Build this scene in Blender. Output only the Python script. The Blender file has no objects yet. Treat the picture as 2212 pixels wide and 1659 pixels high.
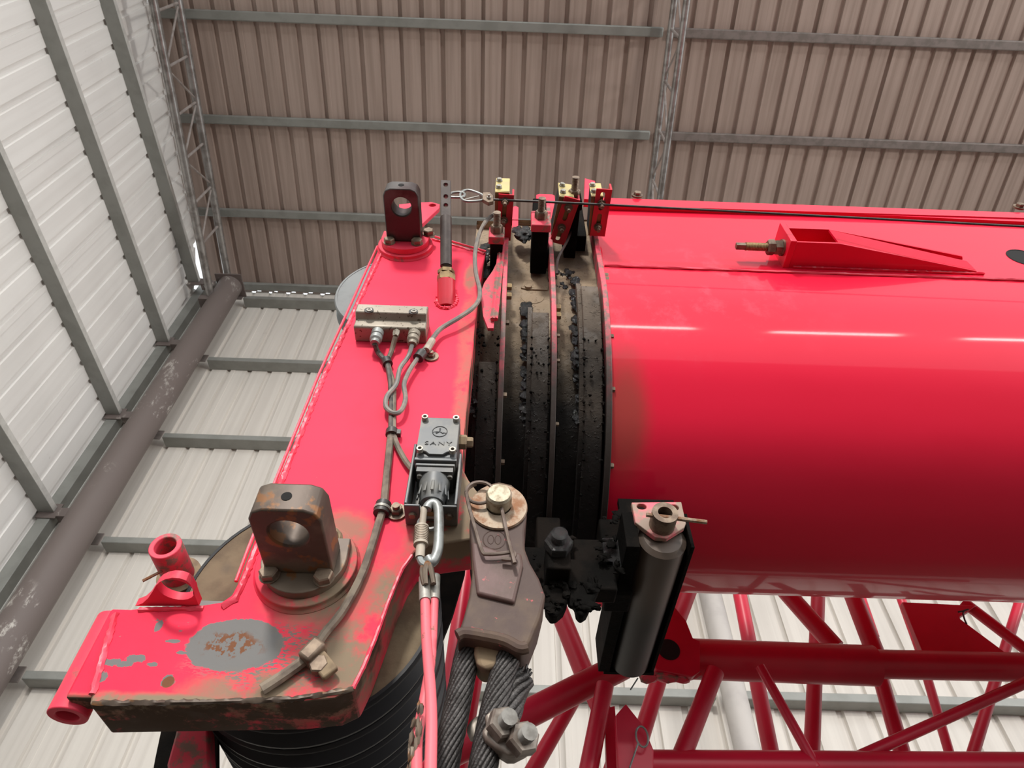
import bpy, bmesh, math, random
from mathutils import Vector, Matrix
random.seed(7)
scn = bpy.context.scene
COL = scn.collection
CZ = 1.6                      # camera height above the floor; all modelling below is relative to the lens

# ------------------------------------------------------------------ camera, sky, exposure
F = 1469.6
_A, _B, _C = (math.radians(a) for a in (140.1776, -0.943, 1.155))
R = Matrix.Rotation(_B, 3, 'Z') @ Matrix.Rotation(_A, 3, 'X') @ Matrix.Rotation(_C, 3, 'Z')
cam_d = bpy.data.cameras.new('camera'); cam = bpy.data.objects.new('camera', cam_d); COL.objects.link(cam)
cam_d.sensor_width = 36; cam_d.lens = F / 2212 * 36; cam_d.clip_start = .02; cam_d.clip_end = 300
cam_d.dof.use_dof = True; cam_d.dof.focus_distance = 1.0; cam_d.dof.aperture_fstop = 20
cam.matrix_world = Matrix.Translation((0, 0, CZ)) @ R.to_4x4()
scn.camera = cam
W = bpy.data.worlds.new('sky'); scn.world = W; W.use_nodes = True
bg = W.node_tree.nodes['Background']; bg.inputs[0].default_value = (.93, .97, 1.0, 1); bg.inputs[1].default_value = 0.76
scn.view_settings.view_transform = 'Standard'; scn.view_settings.look = 'None'
scn.view_settings.exposure = 0.95; scn.view_settings.gamma = 1; scn.view_settings.use_curve_mapping = False

def lamp(loc, aim, sx, sy, power, col, spread=180):
    l = bpy.data.lights.new('hall_lamp', 'AREA'); l.shape = 'RECTANGLE'; l.size = sx; l.size_y = sy; l.energy = power; l.color = col; l.spread = math.radians(spread)
    o = bpy.data.objects.new('hall_lamp', l); COL.objects.link(o); loc = Vector(loc); o.location = loc + Vector((0, 0, CZ))
    o.rotation_euler = (Vector(aim) - loc).to_track_quat('-Z', 'Y').to_euler()
# floodlight high up behind the viewer, and rows of strip lamps across the open side of the hall
lamp((-1.6, -7.4, 5.9), (.3, 2.5, -.8), 1.0, 1.0, 135, (1.0, .96, .90), 105)
lamp((10.8, -3.2, 3.4), (-4, 3.0, 4.5), 1.4, 1.4, 190, (1.0, .96, .91), 150)  # unseen lamp added on the right to brighten rib flanks and left wall
for lx in (-1.5, 2.6, 6.7, 10.8): lamp((lx, -11.5, 4.6), (lx * .4, 5.5, 3.5), 2.4, .22, 45, (1.0, .97, .92))

# ------------------------------------------------------------------ measuring helpers: a direction of view met with a real plane
def ray(u, v): return R @ Vector((u - 1106, -(v - 829.5), -F))
def PX(u, v, x): d = ray(u, v); return d * (x / d.x)
def PY(u, v, y): d = ray(u, v); return d * (y / d.y)
def PZ(u, v, z): d = ray(u, v); return d * (z / d.z)
def view_v(P): c = R.transposed() @ Vector(P); return 829.5 - F * c.y / -c.z
def along(a, b, v):
    "point of the line a-b that is seen at height v"
    lo, hi = 0.0, 1.0
    for _ in range(40):
        m = (lo + hi) / 2
        if view_v(a.lerp(b, m)) > v: lo = m
        else: hi = m
    return a.lerp(b, lo)

# ------------------------------------------------------------------ materials
MATS = {}
class NB:
    def __init__(s, name):
        s.m = bpy.data.materials.new(name); s.m.use_nodes = True; s.t = s.m.node_tree; s.n = s.t.nodes
        s.b = s.n['Principled BSDF']; s.pos = None; MATS[name] = s.m
    def new(s, k, **kw):
        n = s.n.new(k)
        for a, v in kw.items(): setattr(n, a, v)
        return n
    def link(s, a, b): s.t.links.new(a, b)
    def P(s):
        if not s.pos: s.pos = s.new('ShaderNodeNewGeometry').outputs['Position']
        return s.pos
    def val(s, inp, v):
        if isinstance(v, (int, float)): inp.default_value = v
        elif isinstance(v, tuple): inp.default_value = (*v, 1) if len(v) == 3 and len(inp.default_value) == 4 else v
        else: s.link(v, inp)
    def math(s, op, a, b=0.0, c=0.0):
        n = s.new('ShaderNodeMath', operation=op); s.val(n.inputs[0], a); s.val(n.inputs[1], b); s.val(n.inputs[2], c); return n.outputs[0]
    def scalepos(s, sc):
        n = s.new('ShaderNodeVectorMath', operation='MULTIPLY'); s.link(s.P(), n.inputs[0]); n.inputs[1].default_value = sc; return n.outputs[0]
    def noise(s, scale, detail=4, stretch=None, rough=.55):
        n = s.new('ShaderNodeTexNoise'); n.inputs['Scale'].default_value = scale; n.inputs['Detail'].default_value = detail; n.inputs['Roughness'].default_value = rough
        s.link(s.scalepos(stretch) if stretch else s.P(), n.inputs['Vector']); return n.outputs['Fac']
    def step(s, f, lo, hi):
        n = s.new('ShaderNodeMapRange', interpolation_type='SMOOTHSTEP'); s.val(n.inputs['Value'], f); n.inputs['From Min'].default_value = lo; n.inputs['From Max'].default_value = hi; return n.outputs['Result']
    def mix(s, f, a, b):
        n = s.new('ShaderNodeMix', data_type='RGBA'); s.val(n.inputs[0], f); s.val(n.inputs[6], a); s.val(n.inputs[7], b); return n.outputs[2]
    def blob(s, c, r, k=1.0, soft=.35, nz=60, detail=6):
        "mask of a stain with its own shape, centred at c (relative to lens) with radii r"
        n = s.new('ShaderNodeVectorMath', operation='SUBTRACT'); s.link(s.P(), n.inputs[0]); n.inputs[1].default_value = (c[0], c[1], c[2] + CZ)
        m = s.new('ShaderNodeVectorMath', operation='DIVIDE'); s.link(n.outputs[0], m.inputs[0]); m.inputs[1].default_value = r
        l = s.new('ShaderNodeVectorMath', operation='LENGTH'); s.link(m.outputs[0], l.inputs[0])
        d = s.math('ADD', l.outputs['Value'], s.math('MULTIPLY', s.math('SUBTRACT', s.noise(nz, detail, rough=.65), .5), k))
        return s.math('SUBTRACT', 1.0, s.step(d, 1 - soft, 1 + soft))
    def bump(s, h, strength=.3, dist=.002):
        n = s.new('ShaderNodeBump'); n.inputs['Strength'].default_value = strength; n.inputs['Distance'].default_value = dist
        s.link(h, n.inputs['Height']); s.link(n.outputs[0], s.b.inputs['Normal'])
    def out(s, col, rough=.5, metal=0.0, spec=None):
        s.val(s.b.inputs['Base Color'], col); s.val(s.b.inputs['Roughness'], rough); s.val(s.b.inputs['Metallic'], metal)
        if spec is not None: s.b.inputs['Specular IOR Level'].default_value = spec
        return s.m
def simple(name, c1, c2=None, rough=.5, metal=0.0, scale=30, stretch=None, bump=0, lo=.4, hi=.65, bd=.001, spec=None):
    b = NB(name); nz = b.noise(scale, 5, stretch)
    col = b.mix(b.step(nz, lo, hi), c1, c2) if c2 else c1
    if bump: b.bump(nz, bump, bd)
    return b.out(col, rough, metal, spec)

RED = (.74, .028, .072)
# corrugated sheets
for nm, c1, c2, st in (('roof_sheet', (.43, .335, .29), (.34, .26, .22), (9, .25, .25)), ('wall_sheet', (.68, .64, .585), (.60, .56, .51), (7, .3, .12)), ('side_sheet', (.86, .84, .81), (.80, .775, .745), (.3, 5, .12))):
    b = NB(nm); n1 = b.noise(2.0, 6, st); n2 = b.noise(.9, 3)
    col = b.mix(b.step(n1, .35, .7), c1, c2)
    col = b.mix(b.math('MULTIPLY', b.step(n2, .45, .75), .25), col, tuple(x * .75 for x in c2))
    sm = b.step(b.noise(6, 8, rough=.7), .66, .72)
    col = b.mix(b.math('MULTIPLY', sm, .25), col, (.25, .2, .16))
    b.bump(b.noise(1.2, 2, tuple(x * 1.4 for x in st)), .35, .012)
    b.out(col, .42 if nm == 'roof_sheet' else .55, 0.0, .4)
simple('galv', (.30, .305, .285), (.255, .26, .24), .5, .3, 5)
simple('galv_light', (.60, .59, .56), (.52, .51, .48), .5, .1, 14)  # lighter copy of the galvanised steel: lips have their light put into colour
simple('galv_brown', (.24, .205, .19), (.18, .155, .14), .55, .2, 10)
simple('truss_pipe', (.40, .385, .37), (.24, .22, .205), .27, .6, 9)
simple('truss_bar', (.36, .32, .30), (.26, .22, .20), .6, .1, 9)
b = NB('column_paint'); sc = b.step(b.noise(6.5, 9, (1, 1, .55), .75), .54, .64)
b.out(b.mix(b.math('MULTIPLY', sc, b.step(b.noise(1.1, 2), .45, .55)), (.155, .125, .115), (.5, .47, .43)), .6)
simple('column_pale', (.52, .49, .46), (.44, .41, .39), .6, 0, 3)
simple('concrete', (.085, .07, .057), (.065, .055, .045), .85, 0, .8)
# paints
def red_head():
    b = NB('red_worn')
    base = b.mix(b.step(b.noise(9, 5), .35, .7), (.80, .027, .072), (.74, .020, .060))
    fade = b.blob((-.2, .66, .9), (.3, .4, .6), .5, .5, 6)
    base = b.mix(b.math('MULTIPLY', fade, .6), base, (.84, .046, .098))
    # fine chips down to grey primer
    grey = (.16, .155, .15)
    chip = b.step(b.noise(42, 9, (1, 1, 2.2), .68), .66, .675)
    zone = b.blob((-.33, .66, .34), (.16, .5, .1), .9, .4, 12)
    m = b.math('MULTIPLY', chip, zone)
    fine = b.math('MULTIPLY', b.step(b.noise(150, 5), .72, .74), .6)
    m = b.math('MAXIMUM', m, fine)
    c = PY(508, 1392, .66); m = b.math('MAXIMUM', m, b.blob(c, (.050, .1, .029), .35, .02, 90, 10))
    sp = b.math('MULTIPLY', b.step(b.noise(190, 6, (1, 1, 3)), .53, .56), b.blob(PY(600, 1420, .66), (.075, .1, .036), .9, .3, 18))
    m = b.math('MAXIMUM', m, sp)
    for u, v, ru, rv in ((292, 1422, .010, .004), (270, 1434, .008, .003), (240, 1430, .009, .004), (218, 1462, .006, .005), (343, 1351, .004, .006), (362, 1472, .006, .0065), (405, 1403, .003, .003), (330, 1435, .006, .0025), (395, 1410, .006, .002), (372, 1385, .007, .002)):
        m = b.math('MAXIMUM', m, b.blob(PY(u, v, .66), (ru, .1, rv), 2.2, .05, 130, 9))
    col = b.mix(m, base, grey)
    rust = b.math('MULTIPLY', b.blob(PY(500, 1392, .66), (.03, .1, .014), 1.2, .3, 70), b.step(b.noise(160, 4), .5, .56))
    rust = b.math('MAXIMUM', rust, b.blob(PY(363, 1473, .66), (.006, .1, .006), .6, .1, 90))
    col = b.mix(rust, col, (.16, .06, .025))
    # settled dust and grease dirt
    dust = (.25, .19, .13)
    d = b.blob(PY(700, 1250, .66), (.055, .05, .062), 1.0, .4, 26)
    for u, v, ru, rv, k in ((1012, 700, .014, .12, .5), (1005, 860, .016, .14, .6), (1005, 1110, .06, .08, 1.4), (950, 1120, .035, .08, 1.1), (860, 1290, .035, .05, 1), (790, 1420, .07, .05, 1), (640, 1500, .1, .022, 1), (330, 1515, .12, .008, 1), (740, 1150, .03, .03, .8), (1018, 600, .012, .05, .8)):
        d = b.math('MAXIMUM', d, b.math('MULTIPLY', b.blob(PY(u, v, .66), (ru, .05, rv), 1.0, .45, 30), k))
    d = b.math('MINIMUM', 1.0, b.math('MULTIPLY', d, b.step(b.noise(26, 8, rough=.65), .30, .54)))
    col = b.mix(d, col, dust)
    # underside and edges of the head are dark brown in patches
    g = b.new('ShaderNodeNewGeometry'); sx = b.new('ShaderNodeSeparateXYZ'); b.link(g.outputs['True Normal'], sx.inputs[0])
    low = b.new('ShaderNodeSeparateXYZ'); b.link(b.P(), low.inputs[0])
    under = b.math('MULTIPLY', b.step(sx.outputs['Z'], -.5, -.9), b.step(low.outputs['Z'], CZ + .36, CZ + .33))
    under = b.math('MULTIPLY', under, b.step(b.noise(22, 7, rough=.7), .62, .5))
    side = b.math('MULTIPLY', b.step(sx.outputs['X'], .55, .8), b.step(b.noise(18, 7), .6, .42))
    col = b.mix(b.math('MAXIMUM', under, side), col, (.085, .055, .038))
    b.bump(b.noise(70, 5), .22, .0012)
    b.out(col, b.math('ADD', .56, b.math('MULTIPLY', d, .3)), 0, .14)
red_head()
b = NB('red_plain'); ch = b.step(b.noise(60, 8, rough=.7), .66, .68)
c = b.mix(b.step(b.noise(9, 5), .35, .7), (.80, .055, .10), (.70, .03, .07)); dd = b.step(b.noise(24, 7, rough=.7), .56, .68)
b.bump(b.noise(90, 5), .25, .001); b.out(b.mix(b.math('MULTIPLY', dd, .7), b.mix(ch, c, (.10, .07, .055)), (.20, .12, .09)), .5, 0, .3)
b = NB('red_weld'); b.bump(b.noise(200, 5), .4, .001); b.out((.78, .055, .10), .38, 0, .45)
def red_boom():
    b = NB('red_gloss')
    col = b.mix(b.step(b.noise(3, 5, (.4, 1, 1)), .35, .7), (.78, .012, .048), (.72, .009, .038))
    pl = b.math('MULTIPLY', b.step(b.noise(14, 8, rough=.7), .5, .66), b.blob(PY(1400, 620, .67), (.28, .4, .16), .8, .5, 9))
    col = b.mix(b.math('MULTIPLY', pl, .3), col, (.80, .10, .15))
    scr = b.step(b.noise(26, 3, (.25, 3, 3)), .74, .76)
    col = b.mix(b.math('MULTIPLY', scr, .3), col, (.3, .03, .04))
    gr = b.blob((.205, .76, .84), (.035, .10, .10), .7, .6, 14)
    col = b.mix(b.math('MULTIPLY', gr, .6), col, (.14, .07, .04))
    b.bump(b.noise(5, 3, (.3, 1, 1)), .12, .006)
    b.out(col, .4, 0, .15); b.b.inputs['Coat Weight'].default_value = .4; b.b.inputs['Coat Roughness'].default_value = .07
red_boom()
simple('red_jib', (.60, .012, .045), (.50, .009, .034), .38, 0, 4)
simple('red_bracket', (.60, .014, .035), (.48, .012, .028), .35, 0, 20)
b = NB('red_dusty'); d = b.step(b.noise(38, 8, rough=.7), .47, .6)
b.bump(b.noise(80, 5), .3, .001); b.out(b.mix(d, (.66, .05, .09), (.20, .13, .10)), .6)
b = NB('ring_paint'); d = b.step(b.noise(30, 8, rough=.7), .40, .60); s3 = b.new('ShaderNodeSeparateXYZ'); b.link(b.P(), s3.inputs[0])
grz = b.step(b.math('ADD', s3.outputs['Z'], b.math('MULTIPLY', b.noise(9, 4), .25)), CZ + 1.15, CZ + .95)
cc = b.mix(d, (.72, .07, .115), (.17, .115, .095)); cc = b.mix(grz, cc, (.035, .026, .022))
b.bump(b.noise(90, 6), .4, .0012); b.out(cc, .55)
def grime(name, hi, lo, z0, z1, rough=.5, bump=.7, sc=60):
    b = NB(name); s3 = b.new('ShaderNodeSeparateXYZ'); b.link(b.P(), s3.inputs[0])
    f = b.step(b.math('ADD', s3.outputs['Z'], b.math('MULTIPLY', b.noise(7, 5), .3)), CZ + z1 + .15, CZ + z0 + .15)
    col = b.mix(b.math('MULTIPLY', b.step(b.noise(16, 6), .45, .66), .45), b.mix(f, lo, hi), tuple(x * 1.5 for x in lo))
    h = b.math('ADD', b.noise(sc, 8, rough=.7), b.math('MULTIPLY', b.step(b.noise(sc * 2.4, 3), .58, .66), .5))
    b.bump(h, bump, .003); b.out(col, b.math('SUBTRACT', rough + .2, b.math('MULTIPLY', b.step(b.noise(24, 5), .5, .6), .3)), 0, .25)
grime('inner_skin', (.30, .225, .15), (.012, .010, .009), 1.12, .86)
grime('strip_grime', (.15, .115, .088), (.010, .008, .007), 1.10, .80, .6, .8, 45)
b = NB('grease'); b.bump(b.noise(140, 8, rough=.75), 1.0, .004); b.out((.008, .0075, .007), .16, 0, .8)
b = NB('grease_dull'); b.bump(b.noise(60, 6, rough=.7), .6, .003); b.out(b.mix(b.step(b.noise(14, 5), .45, .65), (.003, .0025, .002), (.009, .0065, .005)), .8, 0, .08)
b = NB('sheave_black'); b.bump(b.noise(45, 5), .25, .001); b.out((.012, .012, .014), .5, 0, .25)
b = NB('sheave_dust'); n = b.noise(16, 6)
b.bump(b.noise(150, 4), .5, .001); b.out(b.mix(b.math('MULTIPLY', b.step(b.noise(5, 3), .52, .60), .9), b.mix(b.step(n, .4, .62), (.19, .145, .09), (.12, .088, .055)), (.045, .047, .052)), .9)
simple('sheave_grey', (.20, .215, .215), (.15, .16, .16), .6, 0, 14)
b = NB('lug_steel'); c = b.mix(b.step(b.noise(12, 6), .42, .6), (.09, .065, .05), (.17, .13, .095)); c = b.mix(b.step(b.noise(40, 6), .55, .63), c, (.22, .10, .04))
b.bump(b.noise(80, 5), .25, .001); b.out(c, .5, .35)
b = NB('lug_dark'); c = b.mix(b.step(b.noise(14, 6), .42, .62), (.05, .03, .028), (.10, .09, .085))
b.out(c, .42, .45)
b = NB('rust_steel'); c = b.mix(b.step(b.noise(45, 7, rough=.7), .38, .62), (.34, .27, .20), (.20, .085, .035)); b.bump(b.noise(160, 6), .4, .0008); b.out(c, .6, .4)
b = NB('socket_cast'); c = b.mix(b.step(b.noise(16, 6), .4, .62), (.070, .043, .036), (.110, .072, .048)); c = b.mix(b.math('MULTIPLY', b.step(b.noise(55, 6, rough=.7), .64, .67), .8), c, (.5, .09, .10))
b.bump(b.noise(120, 5), .4, .001); b.out(c, .6, .1, .35)
b = NB('socket_panel'); c = b.mix(b.step(b.noise(30, 6), .4, .62), (.125, .072, .066), (.09, .055, .045)); c = b.mix(b.math('MULTIPLY', b.step(b.noise(60, 6, rough=.7), .6, .66), .6), c, (.5, .10, .11))
b.bump(b.noise(120, 5), .4, .001); b.out(c, .55, .1, .4)
simple('dusty_tan', (.26, .19, .115), (.16, .11, .07), .85, 0, 40, bump=.4)
simple('bolt_bright', (.38, .365, .33), (.24, .22, .19), .5, .45, 60)
simple('bolt_dull', (.24, .23, .21), (.15, .14, .125), .6, .4, 90)
simple('bolt_dirty', (.24, .18, .13), (.13, .09, .065), .55, .5, 60)
simple('brass_bolt', (.34, .24, .12), (.20, .13, .07), .45, .6, 60)
simple('gold_zinc', (.72, .58, .25), (.60, .50, .26), .3, .6, 25)
simple('gold_shade', (.26, .17, .07), (.20, .13, .06), .45, .5, 25)  # darker copy of the gold zinc: underside shade put into the colour
simple('pin_head', (.36, .32, .24), (.20, .16, .10), .5, .4, 130)
simple('rod_dark', (.045, .030, .026), (.075, .055, .048), .45, .2, 40)
simple('steel_wire', (.20, .155, .13), (.13, .095, .075), .45, .6, 60)
b = NB('rope_steel'); b.bump(b.noise(420, 3), .8, .0012); b.out(b.mix(b.step(b.noise(40, 5), .4, .6), (.055, .050, .048), (.032, .028, .026)), .45, .45)
simple('carabiner_steel', (.30, .31, .30), (.20, .20, .19), .45, .5, 60)
b = NB('box_silver'); c = b.mix(b.step(b.noise(20, 5), .4, .65), (.31, .27, .22), (.25, .215, .17)); c = b.mix(b.step(b.noise(170, 3), .60, .64), c, (.10, .075, .05))
b.out(c, .5, .35)
simple('switch_grey', (.095, .10, .105), (.15, .145, .13), .45, .1, 30, bump=.15)
simple('switch_dark', (.05, .052, .055), (.085, .08, .075), .45, .1, 30)
simple('cable_black', (.035, .032, .03), (.10, .085, .07), .5, 0, 60)
simple('cable_grey', (.15, .14, .13), (.24, .20, .165), .55, 0, 60)
simple('cable_dust', (.22, .175, .13), (.12, .09, .07), .7, 0, 50)
simple('tape_tan', (.42, .36, .29), (.34, .28, .22), .6, 0, 60)
simple('rubber_black', (.02, .018, .017), (.05, .042, .036), .45, 0, 60)
b = NB('red_cable'); c = b.mix(b.step(b.noise(30, 7, rough=.7), .60, .66), (.78, .14, .17), (.22, .10, .07)); b.out(c, .5)
b = NB('roller_dark'); b.out(b.mix(b.blob((.23, .84, .6), (.1, .12, .1), .3, .5, 8), (.014, .011, .009), (.085, .062, .048)), .42, .1)
b = NB('roller_plate'); c = b.mix(b.step(b.noise(28, 7), .40, .56), (.72, .12, .16), (.28, .20, .15)); b.bump(b.noise(120, 5), .4, .001); b.out(c, .55)
simple('hole_black', (.006, .005, .005), None, .9)  # black nylon; also painted in for the dark inside of holes and bores
simple('clamp_cast', (.27, .235, .20), (.13, .10, .08), .5, .5, 45, bump=.3)

# ------------------------------------------------------------------ object helpers
OFF = {}
def props(o, label=None, cat=None, group=None, kind=None):
    if label: o['label'] = label
    if cat: o['category'] = cat
    if group: o['group'] = group
    if kind: o['kind'] = kind
def thing(name, label, cat, loc, group=None, kind=None):
    o = bpy.data.objects.new(name, None); COL.objects.link(o); o.empty_display_size = .05
    loc = Vector(loc); o.location = loc + Vector((0, 0, CZ)); OFF[o.name] = loc
    props(o, label, cat, group, kind); return o
def mesh_of(name, bm, mat, bevel=0, smooth=32, segs=2):
    bmesh.ops.recalc_face_normals(bm, faces=bm.faces)
    me = bpy.data.meshes.new(name); bm.to_mesh(me); bm.free()
    me.materials.append(MATS[mat])
    me.polygons.foreach_set('use_smooth', [True] * len(me.polygons)); me.set_sharp_from_angle(angle=math.radians(smooth))
    return me
def addbevel(o, w, segs=2):
    m = o.modifiers.new('bevel', 'BEVEL'); m.width = w; m.segments = segs; m.limit_method = 'ANGLE'; m.angle_limit = math.radians(35); m.harden_normals = False
def part(name, bm, mat, par, label=None, bevel=0, smooth=32, kind=None, segs=2):
    off = OFF[par.name]
    bmesh.ops.translate(bm, verts=bm.verts, vec=-off)
    o = bpy.data.objects.new(name, mesh_of(name, bm, mat, smooth=smooth)); COL.objects.link(o); o.parent = par; OFF[o.name] = off
    if bevel: addbevel(o, bevel, segs)
    props(o, label, kind=kind); return o
def single(name, bm, mat, label, cat, group=None, kind=None, bevel=0, smooth=32):
    xs = [v.co for v in bm.verts]
    c = Vector(((min(p.x for p in xs) + max(p.x for p in xs)) / 2, (min(p.y for p in xs) + max(p.y for p in xs)) / 2, min(p.z for p in xs)))
    bmesh.ops.translate(bm, verts=bm.verts, vec=-c)
    o = bpy.data.objects.new(name, mesh_of(name, bm, mat, smooth=smooth)); COL.objects.link(o); o.location = c + Vector((0, 0, CZ)); OFF[o.name] = c
    if bevel: addbevel(o, bevel)
    props(o, label, cat, group, kind); return o
def copypart(o, delta, par=None):
    c = o.copy(); COL.objects.link(c); c.parent = par or o.parent; c.location = o.location + Vector(delta); OFF[c.name] = OFF[(par or o.parent).name]; return c

def BM(): return bmesh.new()
def frame(axis):
    a = Vector(axis).normalized(); t = Vector((0, 0, 1)) if abs(a.z) < .9 else Vector((1, 0, 0))
    x = t.cross(a).normalized(); y = a.cross(x); return x, y, a
def box(bm, lo, hi, M=None):
    lo, hi = Vector(lo), Vector(hi); c = (lo + hi) / 2; s = hi - lo
    m = Matrix.Translation(c) @ Matrix.Diagonal((*s, 1))
    if M: m = M @ m
    bmesh.ops.create_cube(bm, size=1, matrix=m); return bm
def obox(bm, c, ax, ay, az):
    "box from centre and three half-axis vectors"
    c, ax, ay, az = map(Vector, (c, ax, ay, az)); V = []
    for k in (-1, 1):
        for j in (-1, 1):
            for i in (-1, 1): V.append(bm.verts.new(c + ax * i + ay * j + az * k))
    for f in ((0, 1, 3, 2), (4, 6, 7, 5), (0, 4, 5, 1), (2, 3, 7, 6), (0, 2, 6, 4), (1, 5, 7, 3)): bm.faces.new([V[i] for i in f])
    return bm
def plate(bm, outer, holes, o, a, b, n, th):
    o, a, b, n = Vector(o), Vector(a), Vector(b), Vector(n)
    t = bmesh.new(); ed = []
    for loop in [outer] + list(holes):
        vs = [t.verts.new(o + a * p[0] + b * p[1]) for p in loop]
        for i in range(len(vs)): ed.append(t.edges.new((vs[i], vs[(i + 1) % len(vs)])))
    bmesh.ops.triangle_fill(t, use_beauty=True, use_dissolve=False, edges=ed)
    r = bmesh.ops.extrude_face_region(t, geom=list(t.faces))
    bmesh.ops.translate(t, verts=[e for e in r['geom'] if isinstance(e, bmesh.types.BMVert)], vec=n * th)
    bmesh.ops.recalc_face_normals(t, faces=t.faces)
    me = bpy.data.meshes.new('tmp'); t.to_mesh(me); t.free(); bm.from_mesh(me); bpy.data.meshes.remove(me); return bm
def circ(cx, cy, r, n=20, r2=None): return [(cx + r * math.cos(2 * math.pi * i / n), cy + (r2 or r) * math.sin(2 * math.pi * i / n)) for i in range(n)]
def smoothpts(P, k=4, closed=False):
    P = [Vector(p) for p in P]; n = len(P); out = []
    rng = range(n if closed else n - 1)
    for i in rng:
        p0, p1, p2, p3 = (P[(i - 1) % n], P[i], P[(i + 1) % n], P[(i + 2) % n]) if closed else (P[max(i - 1, 0)], P[i], P[i + 1], P[min(i + 2, n - 1)])
        for j in range(k):
            t = j / k; out.append(.5 * ((2 * p1) + (p2 - p0) * t + (2 * p0 - 5 * p1 + 4 * p2 - p3) * t * t + (3 * p1 - p0 - 3 * p2 + p3) * t ** 3))
    if not closed: out.append(P[-1])
    return out
def tube(bm, pts, r, n=10, closed=False, caps=True, jit=0, flat=1.0):
    pts = [Vector(p) for p in pts]; N = len(pts)
    rr = r if isinstance(r, (list, tuple)) else [r] * N
    T = []
    for i in range(N):
        a = pts[(i - 1) % N] if closed else pts[max(i - 1, 0)]; b_ = pts[(i + 1) % N] if closed else pts[min(i + 1, N - 1)]
        T.append((b_ - a).normalized())
    x, y, _ = frame(T[0]); rings = []
    for i in range(N):
        x = (x - T[i] * x.dot(T[i])).normalized(); y = T[i].cross(x)
        rings.append([bm.verts.new(pts[i] + (x * math.cos(2 * math.pi * k / n) + y * math.sin(2 * math.pi * k / n) * flat) * rr[i] * (1 + random.uniform(-jit, jit))) for k in range(n)])
    for i in range(N if closed else N - 1):
        A, B_ = rings[i], rings[(i + 1) % N]
        for k in range(n): bm.faces.new((A[k], A[(k + 1) % n], B_[(k + 1) % n], B_[k]))
    if not closed and caps: bm.faces.new(rings[0][::-1]); bm.faces.new(rings[-1])
    return bm
def lathe(bm, prof, o, axis, n=32, closed=False):
    "prof: list of (radius, height along axis); closed=True joins last to first (for parts with a bore)"
    x, y, a = frame(axis); o = Vector(o); rings = []
    for r, h in prof:
        if r < 1e-6: rings.append([bm.verts.new(o + a * h)])
        else: rings.append([bm.verts.new(o + a * h + (x * math.cos(2 * math.pi * k / n) + y * math.sin(2 * math.pi * k / n)) * r) for k in range(n)])
    m = len(rings)
    for i in range(m if closed else m - 1):
        A, B_ = rings[i], rings[(i + 1) % m]
        for k in range(n):
            k2 = (k + 1) % n
            if len(A) == 1 and len(B_) == 1: continue
            if len(A) == 1: bm.faces.new((A[0], B_[k2], B_[k]))
            elif len(B_) == 1: bm.faces.new((A[k], A[k2], B_[0]))
            else: bm.faces.new((A[k], A[k2], B_[k2], B_[k]))
    return bm
def disc(bm, o, axis, r, h, n=32, bore=0):
    if bore: return lathe(bm, [(bore, 0), (r, 0), (r, h), (bore, h)], o, axis, n, True)
    return lathe(bm, [(0, 0), (r, 0), (r, h), (0, h)], o, axis, n)
def hexb(bm, o, axis, r, h, shank=0, rs=None, rot=0):
    "hexagon head with a chamfer, standing on o, optional threaded end beyond it"
    x, y, a = frame(axis); o = Vector(o)
    if rot: x, y = x * math.cos(rot) + y * math.sin(rot), y * math.cos(rot) - x * math.sin(rot)
    lv = [(r, 0), (r, h * .82), (r * .86, h)]; rings = [[bm.verts.new(o + a * hh + (x * math.cos(math.pi * k / 3) + y * math.sin(math.pi * k / 3)) * q) for k in range(6)] for q, hh in lv]
    for A, B_ in zip(rings, rings[1:]):
        for k in range(6): bm.faces.new((A[k], A[(k + 1) % 6], B_[(k + 1) % 6], B_[k]))
    bm.faces.new(rings[0][::-1]); bm.faces.new(rings[-1])
    if shank: disc(bm, o + a * h, axis, rs or r * .5, shank, 12)
    return bm
def allen(bm, o, axis, r, h):
    return lathe(bm, [(0, 0), (r, 0), (r, h), (r * .55, h), (r * .5, h * .45), (0, h * .45)], o, axis, 16)
def thread(bm, o, axis, r, h, pitch=.004):
    prof = [(0, 0)]; z = 0
    while z < h: prof += [(r, z), (r * .86, z + pitch * .5)]; z += pitch
    return lathe(bm, prof + [(r, h), (0, h)], o, axis, 14)
def lump(bm, c, r, sub=2, k=.35, sq=(1, 1, 1)):
    t = bmesh.new(); bmesh.ops.create_icosphere(t, subdivisions=sub, radius=1)
    for v in t.verts:
        f = 1 + random.uniform(-k, k); v.co = Vector((v.co.x * sq[0], v.co.y * sq[1], v.co.z * sq[2])) * r * f + Vector(c)
    me = bpy.data.meshes.new('tmp'); t.to_mesh(me); t.free(); bm.from_mesh(me); bpy.data.meshes.remove(me); return bm

X, Y, Z = Vector((1, 0, 0)), Vector((0, 1, 0)), Vector((0, 0, 1))

# ================================================================== THE HALL
D, XL, ZR, SL = 5.5, -4.4, 8.56, .165       # back wall, side wall, eave height of the sheets, roof pitch
XR, YF = 12.0, -2.6
def roofz(y): return ZR + SL * (D - y)
bm = BM(); box(bm, (-26, -30, -CZ - .1), (30, 24, -CZ)); o = single('floor', bm, 'concrete', 'bare dusty concrete floor of the hall', 'floor', kind='structure')

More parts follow.
